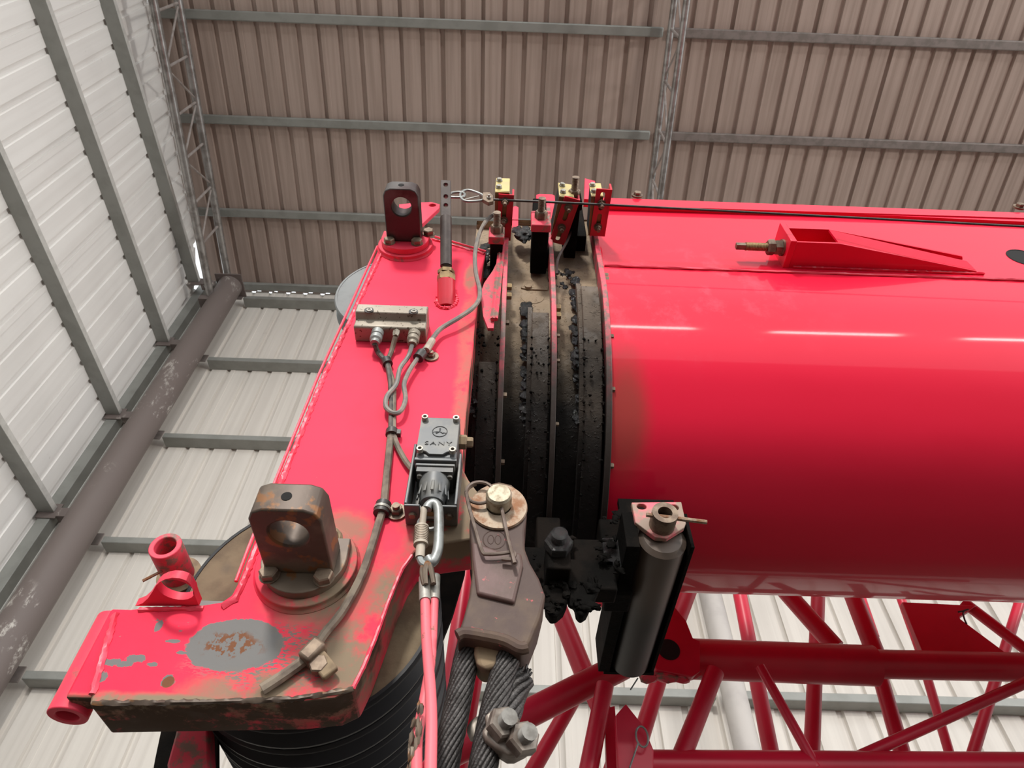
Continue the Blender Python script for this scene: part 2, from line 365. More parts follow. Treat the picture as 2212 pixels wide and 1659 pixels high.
def sheet(cols, L0, L1fn, n, p, mp, dp=.028):
    "one cladding sheet: trapezoid ribs pressed outwards; mp maps (across, along, out) to space"
    prof = [(-.03, -.004), (.02, -.004)]
    for i in range(n):
        s = i * p; prof += [(s + .022, 0), (s + p - .085, 0), (s + p - .076, dp), (s + p - .026, dp), (s + p - .017, 0)]
    bm = BM(); prev = None
    for a, d in prof:
        q = [bm.verts.new(mp(a + cols, L0, d)), bm.verts.new(mp(a + cols, L1fn(a + cols), d))]
        if prev: bm.faces.new((prev[0], q[0], q[1], prev[1]))
        prev = q
    return bm
# roof
ceil = thing('ceiling', 'corrugated sheet roof of the hall seen from below on steel purlins', 'ceiling', (0, 0, roofz(0)), kind='structure')
P1 = .252
k = math.sqrt(1 + SL * SL)
x = XL + .018; first = None; i = 0
while x < XR:
    if first is None:
        bm = sheet(x, YF, lambda a: D + .014, 4, P1, lambda a, l, d: Vector((a, l, roofz(l) + d)), .036)
        first = part('roof_sheet', bm, 'roof_sheet', ceil, smooth=10); x0 = x
    else:
        c = copypart(first, (x - x0, 0, random.uniform(0, .003)))
        c.rotation_euler = (0, 0, random.uniform(-.0006, .0006))
    x += 4 * P1
for y in (5.42, 4.345, 3.14, 1.96, .78, -.40, -1.58):
    w = .055; zc = roofz(y)
    for xa, xb, m in ((XL + .05, 1.78, 'galv'), (1.88, XR, 'galv_brown')):
        bm = BM(); a = Vector((0, 1, -SL)).normalized(); nn = Vector((0, SL, 1)).normalized()
        c = Vector(((xa + xb) / 2, y, zc)) - nn * .037
        obox(bm, c, X * ((xb - xa) / 2), a * w, nn * .035)
        part('purlin', bm, m, ceil, bevel=.014)
# back wall
wb = thing('wall_back', 'tall corrugated back wall of the hall with horizontal girts', 'wall', (0, D, -CZ), kind='structure')
x = XL - .05; first = None
ZT = ZR - .018
while x < XR:
    if first is None:
        bm = sheet(x, -CZ, lambda a: ZT, 4, P1, lambda a, l, d: Vector((a, D + d, l)))
        first = part('cladding_sheet', bm, 'wall_sheet', wb, smooth=10); x0 = x
    else: copypart(first, (x - x0, random.uniform(0, .004), 0))
    x += 4 * P1
def girt(bmf, par, mat, name='girt'): part(name, bmf, mat, par, bevel=.004)
for zt in (8.18, 6.757, 5.377, 3.97, 2.654, 1.30, -.1):
    for xa, xb in ((-3.74, 1.77), (1.965, XR)):
        # C channel: front lip, underside web, rear lip
        bm = BM(); box(bm, (xa, D - .15, zt - .065), (xb, D - .145, zt)); box(bm, (xa, D - .15, zt - .070), (xb, D - .002, zt - .065)); box(bm, (xa, D - .007, zt - .065), (xb, D - .002, zt))
        girt(bm, wb, 'galv')
        bm = BM(); box(bm, (xa - .12 if xa < 0 else xa - .06, D - .155, zt - .10), (xa - .01 if xa < 0 else xa + .05, D - .145, zt + .03)); part('cleat', bm, 'galv_brown', wb)
# head plate closing the eave above the wall
# side wall
wl = thing('wall_left', 'pale corrugated gable wall on the left with three heavy girts', 'wall', (XL, 2, -CZ), kind='structure')
y = D + .03; PL = .243
yy = []
while y > YF: yy.append(y); y -= 4 * PL
for y in yy:
    bm = sheet(y - 4 * PL, -CZ, lambda a: roofz(a) - (.015 if a < 4.45 else .015 + (a - 4.45) * .5), 4, PL, lambda a, l, d: Vector((XL - d, a, l)))
    part('cladding_sheet', bm, 'side_sheet', wl, smooth=10)
for zt in (8.09, 6.93, 5.576, 4.2, 2.85, 1.5, .15):
    bm = BM(); ya, yb = YF, 5.22
    if zt > 8: yb = 5.05
    box(bm, (XL + .002, ya, zt - .065), (XL + .15, yb, zt - .060)); box(bm, (XL + .002, ya, zt - .060), (XL + .007, yb, zt))
    g = part('girt', bm, 'galv', wl)
    bm = BM(); box(bm, (XL + .145, ya, zt - .060), (XL + .150, yb, zt)); part('lip', bm, 'galv_light', g)
    bm = BM(); box(bm, (XL + .0, yb + .005, zt - .13), (XL + .19, yb + .015, zt + .04)); obox(bm, (XL + .27, yb + .05, zt - .06), (.085, 0, 0), (0, .05, 0), (0, 0, .05)); part('cleat', bm, 'column_paint', wl)
# corner channel and wires on the gable
bm = BM(); box(bm, (XL + .02, 5.24, -CZ), (XL + .14, 5.38, 8.25)); part('corner_channel', bm, 'galv', wl, bevel=.004)
bm = BM(); box(bm, (XL + .141, 5.36, -CZ), (XL + .150, 5.385, 8.25)); part('channel_lip', bm, 'galv_light', wl)
bm = BM(); tube(bm, [Vector((XL + .10, yv, 8.42 + .165 * (5.3 - yv) * .98 + .02 * math.sin(yv * 3))) for yv in [YF + .3 * i for i in range(27)]], .012, 6); single('hanging_wire', bm, 'rubber_black', 'thin dark wire run along the top of the left wall under the roof', 'wire')
# columns
for (cx, cy, r, m, lab) in ((-3.885, 5.17, .158, 'column_paint', 'dark brown paint-scuffed steel pipe column in the corner left of the crane'), (1.866, 5.2, .096, 'column_pale', 'pale grey steel pipe column against the back wall behind the red lattice')):
    t = thing('steel_column', lab, 'column', (cx, cy, -CZ))
    bm = BM(); disc(bm, (cx, cy, -CZ + .016), Z, r, 8.15 + CZ - .016, 40); part('pipe', bm, m, t)
    bm = BM(); box(bm, (cx - r * 1.5, cy - r * 1.5, -CZ), (cx + r * 1.5, min(cy + r * 1.5, D - .16), -CZ + .016)); part('base_plate', bm, m, t)
    bm = BM(); box(bm, (cx - r * 1.15, cy - r * 1.15, 8.15), (cx + r * 1.15, cy + r * 1.15, 8.17)); part('cap_plate', bm, m, t)
# trusses
def truss(x, up, lo, rc, nodes, lab, strut=.016):
    t = thing('roof_truss', lab, 'truss', (x, up[1].y, lo[1].z), 'pipe trusses under the roof')
    d = (up[1] - up[0]).normalized(); d2 = (lo[1] - lo[0]).normalized()
    bm = BM(); tube(bm, [up[0] - d * 3, up[1]], rc, 16); part('top_chord', bm, 'truss_pipe', t)
    bm = BM(); tube(bm, [lo[0] - d2 * 3, lo[1]], rc, 16); part('bottom_chord', bm, 'truss_pipe', t)
    def on(a, b_, y): f = (y - a.y) / (b_.y - a.y); return a + (b_ - a) * f
    for i, y in enumerate(nodes):
        bm = BM(); tube(bm, [on(*lo, y), on(*up, y + .03)], strut, 8); part('strut', bm, 'truss_bar', t)
        if i:
            a, b_ = (on(*lo, nodes[i - 1]), on(*up, y)) if i % 2 else (on(*up, nodes[i - 1] + .03), on(*lo, y))
            bm = BM(); tube(bm, [a, b_], strut * .8, 8); part('diagonal', bm, 'truss_bar', t)
    return t
ys = [PX(u, v, -4.0).y for u, v in ((336, 25), (363, 144), (386, 246), (405, 338), (426, 432), (443, 519))]
ys = [ys[0] - .62 * k for k in (3, 2, 1)] + ys
truss(-4.0, (PX(385, 0, -4.0), PX(492, 600, -4.0)), (PX(330, 0, -4.0), PX(455, 640, -4.0)), .050, ys, 'long pipe truss under the roof beside the left wall')
bm = BM(); p = PX(455, 640, -4.0); box(bm, (p.x - .13, p.y - .02, p.z - .10), (p.x + .12, p.y + .16, p.z - .0)); single('truss_shoe', bm, 'column_paint', 'rusty brown bracket under the foot of the left truss', 'bracket')
ur = (PX(1457, 0, 1.84), PX(1404, 426, 1.84)); lr = (PX(1484, 0, 1.84), PX(1426, 426, 1.84))
truss(1.84, (ur[0], ur[0] + (ur[1] - ur[0]) * 1.6), (lr[0], lr[0] + (lr[1] - lr[0]) * 1.5), .040, [-.4, .2, .8, 1.35, 1.85, 2.4, 2.95, 3.55, 4.1], 'pipe truss crossing above the crane boom near the middle of the roof')

# ================================================================== CRANE BOOM (sections run along X)
NEAR = [(.655, 1.42), (.655, 1.30), (.655, 1.15), (.657, 1.06), (.674, .99), (.702, .925), (.738, .872), (.782, .822), (.832, .784), (.885, .756), (.935, .738), (.985, .726), (1.015, .724)]
YM = 1.015
near = [Vector((0, a, b)) for a, b in NEAR]; near = smoothpts(near, 4)
half = [Vector((0, .72, 1.472)), Vector((0, .685, 1.468)), Vector((0, .665, 1.457)), Vector((0, .656, 1.44))] + near
full = half + [Vector((0, 2 * YM - p.y, p.z)) for p in half[-2::-1]]
def offpath(path, d, closed):
    n = len(path); out = []
    for i in range(n):
        a = path[(i - 1) % n] if closed else path[max(i - 1, 0)]; b_ = path[(i + 1) % n] if closed else path[min(i + 1, n - 1)]
        t = (b_ - a).normalized(); out.append(path[i] + Vector((0, -t.z, t.y)) * -d)   # +d is outwards
    return out
_t = offpath(full, .01, True)
SG = 1 if sum((p - Vector((0, YM, 1.05))).length for p in _t) > sum((p - Vector((0, YM, 1.05))).length for p in full) else -1
def off(path, d, closed=True): return offpath(path, d * SG, closed)
def bandx(bm, path, d0, d1, x0, x1, closed):
    a, b_ = off(path, d0, closed), off(path, d1, closed); n = len(path); L = []
    for p, q in zip(a, b_): L.append([bm.verts.new(p + X * x0), bm.verts.new(q + X * x0), bm.verts.new(q + X * x1), bm.verts.new(p + X * x1)])
    for i in range(n if closed else n - 1):
        A, B_ = L[i], L[(i + 1) % n]
        for k in range(4): bm.faces.new((A[k], A[(k + 1) % 4], B_[(k + 1) % 4], B_[k]))
    if not closed: bm.faces.new(L[0]); bm.faces.new(L[-1][::-1])
    return bm
def sub(zmax, ymax=9): return [p for p in near if p.z <= zmax] + ([Vector((0, 2 * YM - p.y, p.z)) for p in near[-2::-1] if 2 * YM - p.y < ymax] if ymax > 1 else [])
XE = 9.0
boom = thing('crane_boom', 'glossy red outer boom section running off to the right', 'crane boom', (.18, YM, .72))
bm = BM(); bandx(bm, full, -.022, -.008, .178, XE, True); part('shell', bm, 'red_gloss', boom)
bm = BM(); pts = [Vector((.185 + i * .012, .6612, 1.160 + random.uniform(-.0006, .0006))) for i in range(300)]; tube(bm, pts, .0026, 6, jit=.35); part('weld_bead', bm, 'red_weld', boom)
# upper rub rail: a long flat bar, its lower edge stepping down to the right
rail = BM(); za = 1.447
L = [(.20, za), (XE, za), (XE, za - .026), (1.4, za - .026), (.20, za - .040)]
plate(rail, L, [], (0, .6635, 0), X, Z, -Y, .012); rl = part('rub_rail', rail, 'red_gloss', boom, bevel=.001)
rail = BM(); plate(rail, [(.45, 1.4195), (XE, 1.4195), (XE, 1.394), (1.7, 1.394)], [], (0, .6632, 0), X, Z, -Y, .009); part('lower_rail', rail, 'red_gloss', boom)
for u, v in ((1376, 424), (2200, 449)):
    bm = BM(); p = PY(u, v, .6512); disc(bm, p, -Y, .0125, .004, 20); part('washer', bm, 'bolt_dirty', boom)
    bm = BM(); hexb(bm, p - Y * .004, -Y, .0085, .007); part('bolt', bm, 'bolt_dirty', boom)
# access hole at the right edge: black disc paints its dark inside
p = PY(2212, 556, .6625); bm = BM(); lathe(bm, [(0, -.006), (.033, -.006), (.033, .0014), (.031, .0018), (.030, .0009), (0, .0008)], (p.x, .6635, p.z), -Y, 32); part('access_hole_disc', bm, 'hole_black', boom)
# wedge bracket with a threaded stud
pa = PY(1690, 577, .6625); pb = PY(2092, 572, .6625); pt = PY(2075, 505, .6625)
x0, x1 = pa.x, pb.x; z0 = pa.z; dpt = .6625 - PZ(1690, 522, z0).y; h = .062
br = BM(); zt = z0 + h
xm = x0 + (PZ(1815, 521, z0).x - x0)
def wedge(bm, za, zb):
    V = [Vector((x0 + .012, .6635, 0)), Vector((x1, .6635, 0)), Vector((x1 - .004, .6565, 0)), Vector((xm, .6625 - dpt, 0)), Vector((x0 + .012, .6625 - dpt, 0))]
    lo_ = [bm.verts.new(v + Z * za) for v in V]; hi_ = [bm.verts.new(v + Z * zb) for v in V]
    bm.faces.new(lo_); bm.faces.new(hi_[::-1])
    for i in range(5): bm.faces.new((lo_[i], lo_[(i + 1) % 5], hi_[(i + 1) % 5], hi_[i]))
wedge(br, z0, z0 + .005); part('bracket_floor', br, 'red_gloss', boom, bevel=.0008)
br = BM(); wedge(br, zt - .004, zt); part('bracket_roof', br, 'red_gloss', boom)
br = BM(); box(br, (x0, .6625 - dpt - .003, z0 - .002), (x0 + .012, .6635, zt + .012)); part('bracket_end', br, 'red_gloss', boom, bevel=.001)
br = BM(); a = Vector((xm, .6625 - dpt, z0 + .005)); c = Vector((x1 - .004, .6565, z0 + .005))
V = [br.verts.new(q) for q in (a, c, c + Z * (h * .55), a + Z * (h - .009), )]; V2 = [br.verts.new(q.co + Vector((0, .004, 0))) for q in V]
br.faces.new(V); br.faces.new(V2[::-1])
for i in range(4): br.faces.new((V[i], V[(i + 1) % 4], V2[(i + 1) % 4], V2[i]))
part('bracket_cover', br, 'red_gloss', boom)
bm = BM(); tube(bm, [Vector((x0 + .02 + i * .006, .661, z0 - .001)) for i in range(int((x1 - x0) / .006))], .003, 6, jit=.3); part('bracket_weld', bm, 'red_gloss', boom)
ps = Vector((x0, .6625 - dpt * .52, z0 + h * .42)); pend = PY(1576, 502, ps.y); ln = x0 - pend.x
bm = BM(); disc(bm, ps, -X, .0165, .004, 20); st = part('washer', bm, 'bolt_dirty', boom)
bm = BM(); hexb(bm, ps - X * .004, -X, .0155, .013); hexb(bm, ps - X * .018, -X, .0155, .013, rot=.4); part('lock_nut', bm, 'bolt_dirty', boom)
bm = BM(); thread(bm, ps - X * .03, -X, .0085, ln - .03 - .018, .003); part('stud', bm, 'brass_bolt', boom)
bm = BM(); obox(bm, (pend.x + .010, ps.y, ps.z), X * .011, Y * .0055, Z * .0055); part('stud_end', bm, 'bolt_dirty', boom, bevel=.001)

def onsk(x, z, d):
    q = min(near, key=lambda q: abs(q.z - z)); i = near.index(q); a = off(near, d, False)[i]; return Vector((x, a.y, z))
# telescoping inner sections with end rings (collars)
def section(name, label, d_skin, xs0, xs1, rx0, rx1, sx0, sx1, szmax, mat_ring='ring_paint'):
    t = thing(name, label, 'boom section', (rx0, YM, .72))
    bm = BM(); bandx(bm, full, d_skin - .012, d_skin, xs0, xs1, True); part('skin', bm, 'inner_skin', t)
    bm = BM(); bandx(bm, [p for p in near if p.z < 1.41] + [Vector((0, 2 * YM - p.y, p.z)) for p in near[-2::-1]], -.030, .002, rx0, rx1, False); part('end_ring', bm, mat_ring, t, bevel=.001)
    bm = BM(); bandx(bm, sub(szmax), -.030, -.004, sx0, sx1, False); part('slider_strip', bm, 'strip_grime', t, bevel=.0015)
    bm = BM()
    for i in range(70): q = onsk(random.choice((sx0, sx1, random.uniform(sx0, sx1))), random.uniform(.76, .96), -.004); lump(bm, q, random.uniform(.0012, .0032), 1, .35)
    part('grease_crumbs', bm, 'grease_dull', t, kind='stuff', smooth=80)
    bm = BM(); bandx(bm, sub(szmax + .02), -.030, -.012, sx0 - .007, sx0 + .001, False); part('strip_edge', bm, 'strip_grime', t)
    return t
zs = lambda u, v: PY(u, v, .656).z
s1 = section('boom_collar', 'broad grimy end collar against the glossy red boom, widest of three', -.045, .092, .180, .171, .181, .134, .166, zs(1280, 605))
s2 = section('boom_collar', 'middle grimy boom collar with a thin pink flange between the other two', -.052, -.002, .092, .078, .087, .044, .074, zs(1165, 655))
s3 = section('boom_collar', 'narrow grimy boom collar nearest the red head frame', -.060, -.075, -.002, -.011, -.002, -.046, -.014, zs(1055, 715))
for t in (s1, s2, s3): t['group'] = 'collars of the telescoped boom sections'
# small bolts on the collars
def ringbolt(t, u, v, x, m='bolt_dirty', r=.0045, ax=X, h=.006, y=.652):
    p = PX(u, v, x)
    if not .60 < p.y < 1.1: p = Vector((x, y, PY(u, v, y).z))
    yy = min(near, key=lambda q: abs(q.z - p.z)).y if p.z < 1.4 else .655
    bm = BM(); hexb(bm, (x, yy + .012, p.z), ax, r, h); part('bolt', bm, m, t)
for v in (548, 566): ringbolt(s1, 1310, v, .181, 'bolt_dirty', .0075, h=.009)
for v in (630, 725, 858, 1005): ringbolt(s1, 1318, v, .181, r=.005)
for v in (590, 612): ringbolt(s2, 1207, v, .087, 'brass_bolt', .0075, h=.009)
for v in (690, 745, 860): ringbolt(s2, 1205, v, .087, r=.004)
for v in (604, 622): ringbolt(s3, 1101, v, -.002, 'brass_bolt', .0075, h=.009)
for v in (662, 753, 820): ringbolt(s3, 1092, v, -.002, r=.005)
for v in (660, 750): ringbolt(s3, 1030, v, -.053, r=.006, ax=-X)
bm = BM()
for i in range(26):
    p = random.choice(near); p = off([p + Vector((0, 0, .01)), p, p - Vector((0, 0, .01))], 0, False)[1]
# triangular gusset plate and strip stack left of the first collar
bm = BM(); V = [PY(u, v, .662) for u, v in ((1074, 572), (1064, 592), (1046, 618), (1038, 640), (1044, 690), (1054, 716), (1066, 716), (1072, 650))]
plate(bm, [(p.x, p.z) for p in V], [], (0, .655, 0), X, Z, Y, .006); part('gusset', bm, 'red_dusty', s3)
for uu, dx in ((1072, 0), (1079, 0)):
    a, b_ = PY(uu + 9, 525, .650), PY(uu - 8, 690, .650)
    bm = BM(); tube(bm, [a, b_], .0042, 6); part('flat_bar', bm, 'red_dusty', s3)
# wear plates and keepers on the skin between collars
sk = .655 + .055
bm = BM(); V = [PY(u, v, sk) for u, v in ((1125, 627), (1132, 612), (1150, 614), (1180, 600), (1185, 614), (1183, 632), (1140, 630))]
plate(bm, [(p.x, p.z) for p in V], [], (0, sk - .006, 0), X, Z, Y, .006); part('keeper_plate', bm, 'inner_skin', s2, bevel=.001)
bm = BM(); p = PY(1141, 620, sk - .006); disc(bm, p, -Y, .007, .004, 14); part('bolt', bm, 'inner_skin', s2)
bm = BM(); lathe(bm, [(0, 0), (.026, 0), (.022, .004), (0, .005)], PY(1150, 645, sk), -Y, 20); part('weld_pad', bm, 'inner_skin', s2)
# guide blocks with adjusting bolts at the top of each collar
def block(t, u0, v0, u1, v1, y, zdepth, m, name='guide_block', yb=.70):
    a, b_ = PY(u0, v0, y), PY(u1, v1, y); bm = BM(); box(bm, (min(a.x, b_.x), y, min(a.z, b_.z)), (max(a.x, b_.x), yb, max(a.z, b_.z))); return part(name, bm, m, t, bevel=.002)
def padbox(t, x0, x1, yf, yb, z0, z1, m, name): bm = BM(); box(bm, (x0, yf, z0), (x1, yb, z1)); return part(name, bm, m, t, bevel=.002)
# block in the first gap (under u 1055..1095, v 500..560)
def stud_block(t, u, vb, vt, x0, x1, y0, zc, pin='bolt_dirty', hz=.022, bl='red_dusty'):
    "block on a pad sticking out to -Y with hex nut and stud on its outer face"
    p = PY(u, vb, y0); zc = p.z
    padbox(t, x0, x1, y0, y0 + .016, zc - hz, zc + hz, bl, 'pad_block')
    padbox(t, x0 + .003, x1 - .003, y0 + .016, .70, zc - hz * .8, zc + hz * .9, 'grease_dull', 'pad_leg')
    cx = (x0 + x1) / 2
    bm = BM(); hexb(bm, (cx, y0, zc), -Y, .0125, .014); part('nut', bm, pin, t)
    bm = BM(); thread(bm, (cx, y0 - .014, zc), -Y, .0072, .026, .003); part('adjusting_bolt', bm, pin, t)
stud_block(s3, 1062, 500, 470, -.040, -.010, .612, 0)
stud_block(s2, 1162, 470, 425, .040, .078, .590, 0, hz=.03)
stud_block(s1, 1256, 425, 385, .110, .140, .575, 0, hz=.03, bl='grease_dull')
# tall black pads rising behind
padbox(s2, .050, .080, .665, .74, PY(1160, 540, .665).z, 1.46, 'grease_dull', 'wear_pad')
padbox(s1, .112, .160, .665, .74, PY(1255, 510, .665).z, 1.50, 'grease_dull', 'wear_pad')
for (x0_, u0, v0, u1, v1) in ((s2, 1160, 420, 1198, 480), (s3, 1106, 445, 1120, 492)):
    a, b_ = PY(u0, v1, .70), PY(u1, v0, .70); bm = BM(); plate(bm, [(a.x, a.z), (b_.x, a.z), (b_.x, b_.z - .006), (b_.x - .006, b_.z), (a.x + .006, b_.z), (a.x, b_.z - .006)], [], (0, .70, 0), X, Z, Y, .012); part('top_ear', bm, 'red_plain', x0_, bevel=.001)
bm = BM(); a, b_ = PY(1262, 430, .69), PY(1284, 386, .69); plate(bm, [(a.x, a.z), (b_.x, a.z), (b_.x, b_.z - .014), (a.x + .01, b_.z)], [], (0, .69, 0), X, Z, Y, .02); part('top_ear', bm, 'red_plain', s1)
# slotted red angle + gold block brackets hung on each collar
def slot_bracket(pix_red, pix_gold, zb, slot, bolts, label, gapslot=True, gh=None):
    (tl, tr, brr, bl) = [PZ(u, v, zb) for u, v in pix_red]
    c = (tl + tr + brr + bl) / 4
    t = thing('slotted_bracket', label, 'bracket', bl, 'slotted brackets with gold end blocks')
    L = (tl + tr) / 2 - (bl + brr) / 2; ln = L.length; ly = L.normalized(); wx = (tr - tl); wd = (wx.length + (brr - bl).length) / 2; lx = Vector((ly.y, -ly.x, 0)); lx = lx if lx.x > 0 else -lx
    o = (bl + brr) / 2
    sw = wd * .16
    def slotpath(a, b_): return [(sw * math.cos(q), b_ + sw * math.sin(q)) for q in [math.pi * i / 6 for i in range(7)]] + [(sw * math.cos(q), a + sw * math.sin(q)) for q in [math.pi + math.pi * i / 6 for i in range(7)]]
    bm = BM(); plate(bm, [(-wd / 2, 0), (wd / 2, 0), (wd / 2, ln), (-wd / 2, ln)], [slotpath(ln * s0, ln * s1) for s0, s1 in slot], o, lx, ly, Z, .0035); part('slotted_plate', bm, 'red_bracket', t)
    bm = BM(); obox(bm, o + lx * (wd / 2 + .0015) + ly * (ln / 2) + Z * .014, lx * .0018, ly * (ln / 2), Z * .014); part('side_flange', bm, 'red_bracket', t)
    G = [PY(u, v, 0) if 0 else None for u, v in pix_gold]
    ga, gb = PZ(*pix_gold[3], zb + .004), PZ(*pix_gold[2], zb + .004); gw = (gb - ga).length; gl = (gb - ga).normalized()
    go = (ga + gb) / 2; gout = Vector((gl.y, -gl.x, 0)); gout = gout if gout.y < 0 else -gout
    top = PY(*pix_gold[0], ga.y); gz = (top.z - zb) if gh is None else gh
    bm = BM(); obox(bm, go + Z * gz / 2 - gout * .0015, gl * gw / 2, gout * .0015, Z * gz / 2); part('gold_end', bm, 'gold_zinc', t, bevel=.0012)
    dp = ln * .86
    bm = BM(); obox(bm, go - gout * (dp / 2) + Z * .003, gl * gw / 2 * .98, gout * dp / 2, Z * .002); part('gold_leg', bm, 'gold_shade', t)
    bm = BM(); obox(bm, go - gout * (dp / 2 + .004) + Z * (gz / 2 + .003), gl * gw / 2 * .9, gout * (dp / 2 - .002), Z * (gz / 2 - .006)); part('nylon_block', bm, 'hole_black', t)
    for f in (.28, .78):
        bm = BM(); q = go + gout * .0005 - gl * gw * .24 + Z * gz * f; disc(bm, q, gout, .0062, .001, 16); hexb(bm, q + gout * .001, gout, .0052, .0045); part('bolt', bm, 'bolt_bright', t)
    for f in bolts:
        bm = BM(); q = o + ly * ln * f; disc(bm, q, -Z, .0085, .0015, 18); hexb(bm, q - Z * .0015, -Z, .0062, .006, .010, .0035); part('bolt', bm, 'bolt_dirty', t)
    return t
slot_bracket(((1077, 419), (1107, 422), (1099, 520), (1071, 518)), ((1074, 386), (1105, 388), (1101, 415), (1069, 414)), 1.245, ((.10, .85),), (.86, .45), 'upright slotted bracket with gold end block on the collar nearest the head frame')
slot_bracket(((1221, 424), (1249, 432), (1216, 530), (1187, 521)), ((1217, 396), (1249, 401), (1241, 428), (1208, 423)), 1.245, ((.10, .40), (.55, .88)), (.80, .36), 'leaning slotted bracket with gold end block on the middle collar')
slot_bracket(((1289, 408), (1319, 410), (1303, 512), (1274, 508)), ((1275, 397), (1307, 399), (1304, 423), (1277, 423)), 1.245, ((.60, .90), (.15, .45)), (.70, .20), 'slotted bracket with an open upper slot beside the glossy red boom')
# bent strap below the leaning bracket
bm = BM(); tube(bm, smoothpts([PY(u, v, .64) for u, v in ((1244, 470), (1228, 515), (1212, 545), (1204, 565), (1203, 592))], 4), .0026, 6); part('bent_strap', bm, 'lug_dark', s2)

# grease lumps
def grease(t, pts, r, n, nm='grease_lumps', spread=.012):
    bm = BM()
    for i in range(n):
        f = random.random() * (len(pts) - 1); k = int(f); p = pts[k].lerp(pts[min(k + 1, len(pts) - 1)], f - k)
        lump(bm, p + Vector((random.uniform(-1, 1) * spread, random.uniform(-.3, .6) * spread * .6, random.uniform(-1, 1) * spread)), r * random.uniform(.35, 1.2), 2, .38, (1, .6, 1.3))
    return part(nm, bm, 'grease', t, kind='stuff', smooth=80)
grease(s1, [onsk(.128, z, -.035) for z in (1.18, 1.1, 1.0, .95, .9, .85)], .0065, 110, spread=.009)
grease(s2, [onsk(.036, z, -.042) for z in (1.08, 1.0, .93, .88, .84)], .0065, 80, spread=.007)
grease(s2, [onsk(.100, z, -.045) for z in (1.20, 1.14)], .005, 26, spread=.02)
grease(s2, [PY(1125, 500, .67), PY(1140, 510, .67)], .009, 26, spread=.014)
grease(s3, [PY(1046, 560, .68), PY(1040, 600, .68), PY(1050, 530, .68)], .007, 40, spread=.008)
grease(s3, [onsk(-.052, z, -.02) for z in (1.0, .9, .84)], .005, 24, spread=.006)

# frame under the collars: black greasy beam, bolt and lumps
uf = thing('collar_underframe', 'black grease-caked frame bolted under the boom collars', 'frame', (.12, .9, .62))
def B(name, lo, hi, m='grease_dull'): bm = BM(); box(bm, lo, hi); return part(name, bm, m, uf, bevel=.003)
yb_ = .86
a, b_ = PY(1180, 1205, yb_), PY(1335, 1275, yb_)
B('cross_beam', (a.x, yb_, b_.z), (b_.x, yb_ + .035, a.z)); B('hanger', (.165, .90, b_.z + .02), (.205, .95, .735)); B('hanger', (.06, .90, b_.z + .02), (.10, .95, .735))
a, b_ = PY(1130, 1180, .87), PY(1200, 1270, .87); B('side_block', (a.x, .87, b_.z), (b_.x, .90, a.z))
a, b_ = PY(1240, 1150, .85), PY(1318, 1225, .85); B('side_block', (a.x, .865, b_.z), (b_.x, .90, a.z))
a, b_ = PY(1300, 1160, .86), PY(1352, 1225, .86); B('side_block', (a.x, .86, b_.z), (b_.x, .90, a.z), 'grease')
for pix in (((1172, 1262), (1222, 1262), (1226, 1300), (1218, 1318), (1204, 1330), (1190, 1332), (1180, 1318), (1176, 1290)), ((1226, 1258), (1300, 1258), (1288, 1285), (1278, 1303), (1268, 1324), (1256, 1332), (1246, 1322), (1242, 1302), (1228, 1296))):
    V = [PY(u, v, .852) for u, v in pix]; bm = BM(); plate(bm, [(q.x, q.z) for q in V], [], (0, .852, 0), X, Z, Y, .022); part('claw', bm, 'grease_dull', uf, bevel=.004)
p = PY(1206, 1225, .83); B('bolt_seat', (p.x - .018, .82, p.z - .01), (p.x + .018, .90, p.z + .035))
bm = BM(); hexb(bm, (p.x, .822, p.z + .028), -Y, .021, .02); part('nut', bm, 'grease', uf)
bm = BM(); lathe(bm, [(0, 0), (.012, 0), (.012, .014), (.008, .018), (0, .019)], (p.x, .802, p.z + .028), -Y, 20); part('bolt_end', bm, 'grease', uf)
bm = BM()
for i in range(70):
    u, v = random.choice(((1192, 1312), (1258, 1308), (1225, 1270), (1275, 1266), (1305, 1205), (1312, 1180), (1236, 1165), (1185, 1215), (1205, 1262), (1330, 1220), (1318, 1120)))
    lump(bm, PY(u + random.gauss(0, 14), v + random.gauss(0, 10), .850), random.uniform(.002, .006), 2, .5, (random.uniform(.6, 1.8), .6, random.uniform(.6, 1.6)))
part('grease_lumps', bm, 'grease_dull', uf, kind='stuff', smooth=80)

# rope guide roller hung under the boom
ro = PY(1428, 1150, .80); zc = ro.z - .012; xc = PY(1422, 1150, .80).x
gr = thing('guide_roller', 'dark rope guide roller in a bracket hung below the red boom', 'roller', (xc, .80, zc))
back = 1.17
def RP(u, v): p = PY(u, v, .80); return (p.x, p.z)
outer = [RP(*q) for q in ((1364, 1085), (1472, 1084), (1482, 1130), (1478, 1140), (1440, 1163), (1415, 1160), (1372, 1128))]
hl = [PY(1386, 1094, .80), PY(1456, 1096, .80)]
bm = BM(); plate(bm, outer, [circ(h_.x, h_.z, .0075, 14, .0055) for h_ in hl], (0, .80, 0), X, Z, Y, .009); part('end_plate', bm, 'roller_plate', gr, bevel=.0012)
axc = PY(1428, 1128, .80); zc = axc.z - .012; xc = axc.x
bm = BM(); lathe(bm, [(.0105, 0), (.019, 0), (.019, .030), (.0105, .030)], (xc, .80, zc + .006), -Y, 28, True); part('hub_sleeve', bm, 'bolt_dirty', gr)
bm = BM(); lathe(bm, [(0, 0), (.0104, 0), (.0104, .010), (0, .010)], (xc, .796, zc + .006), -Y, 20); part('hub_bore', bm, 'hole_black', gr)
pe0, pe1 = PY(1396, 1112, .775), PY(1527, 1128, .775)
bm = BM(); tube(bm, [pe0, pe1], .0032, 8); part('split_pin', bm, 'rust_steel', gr)
RR = .0355
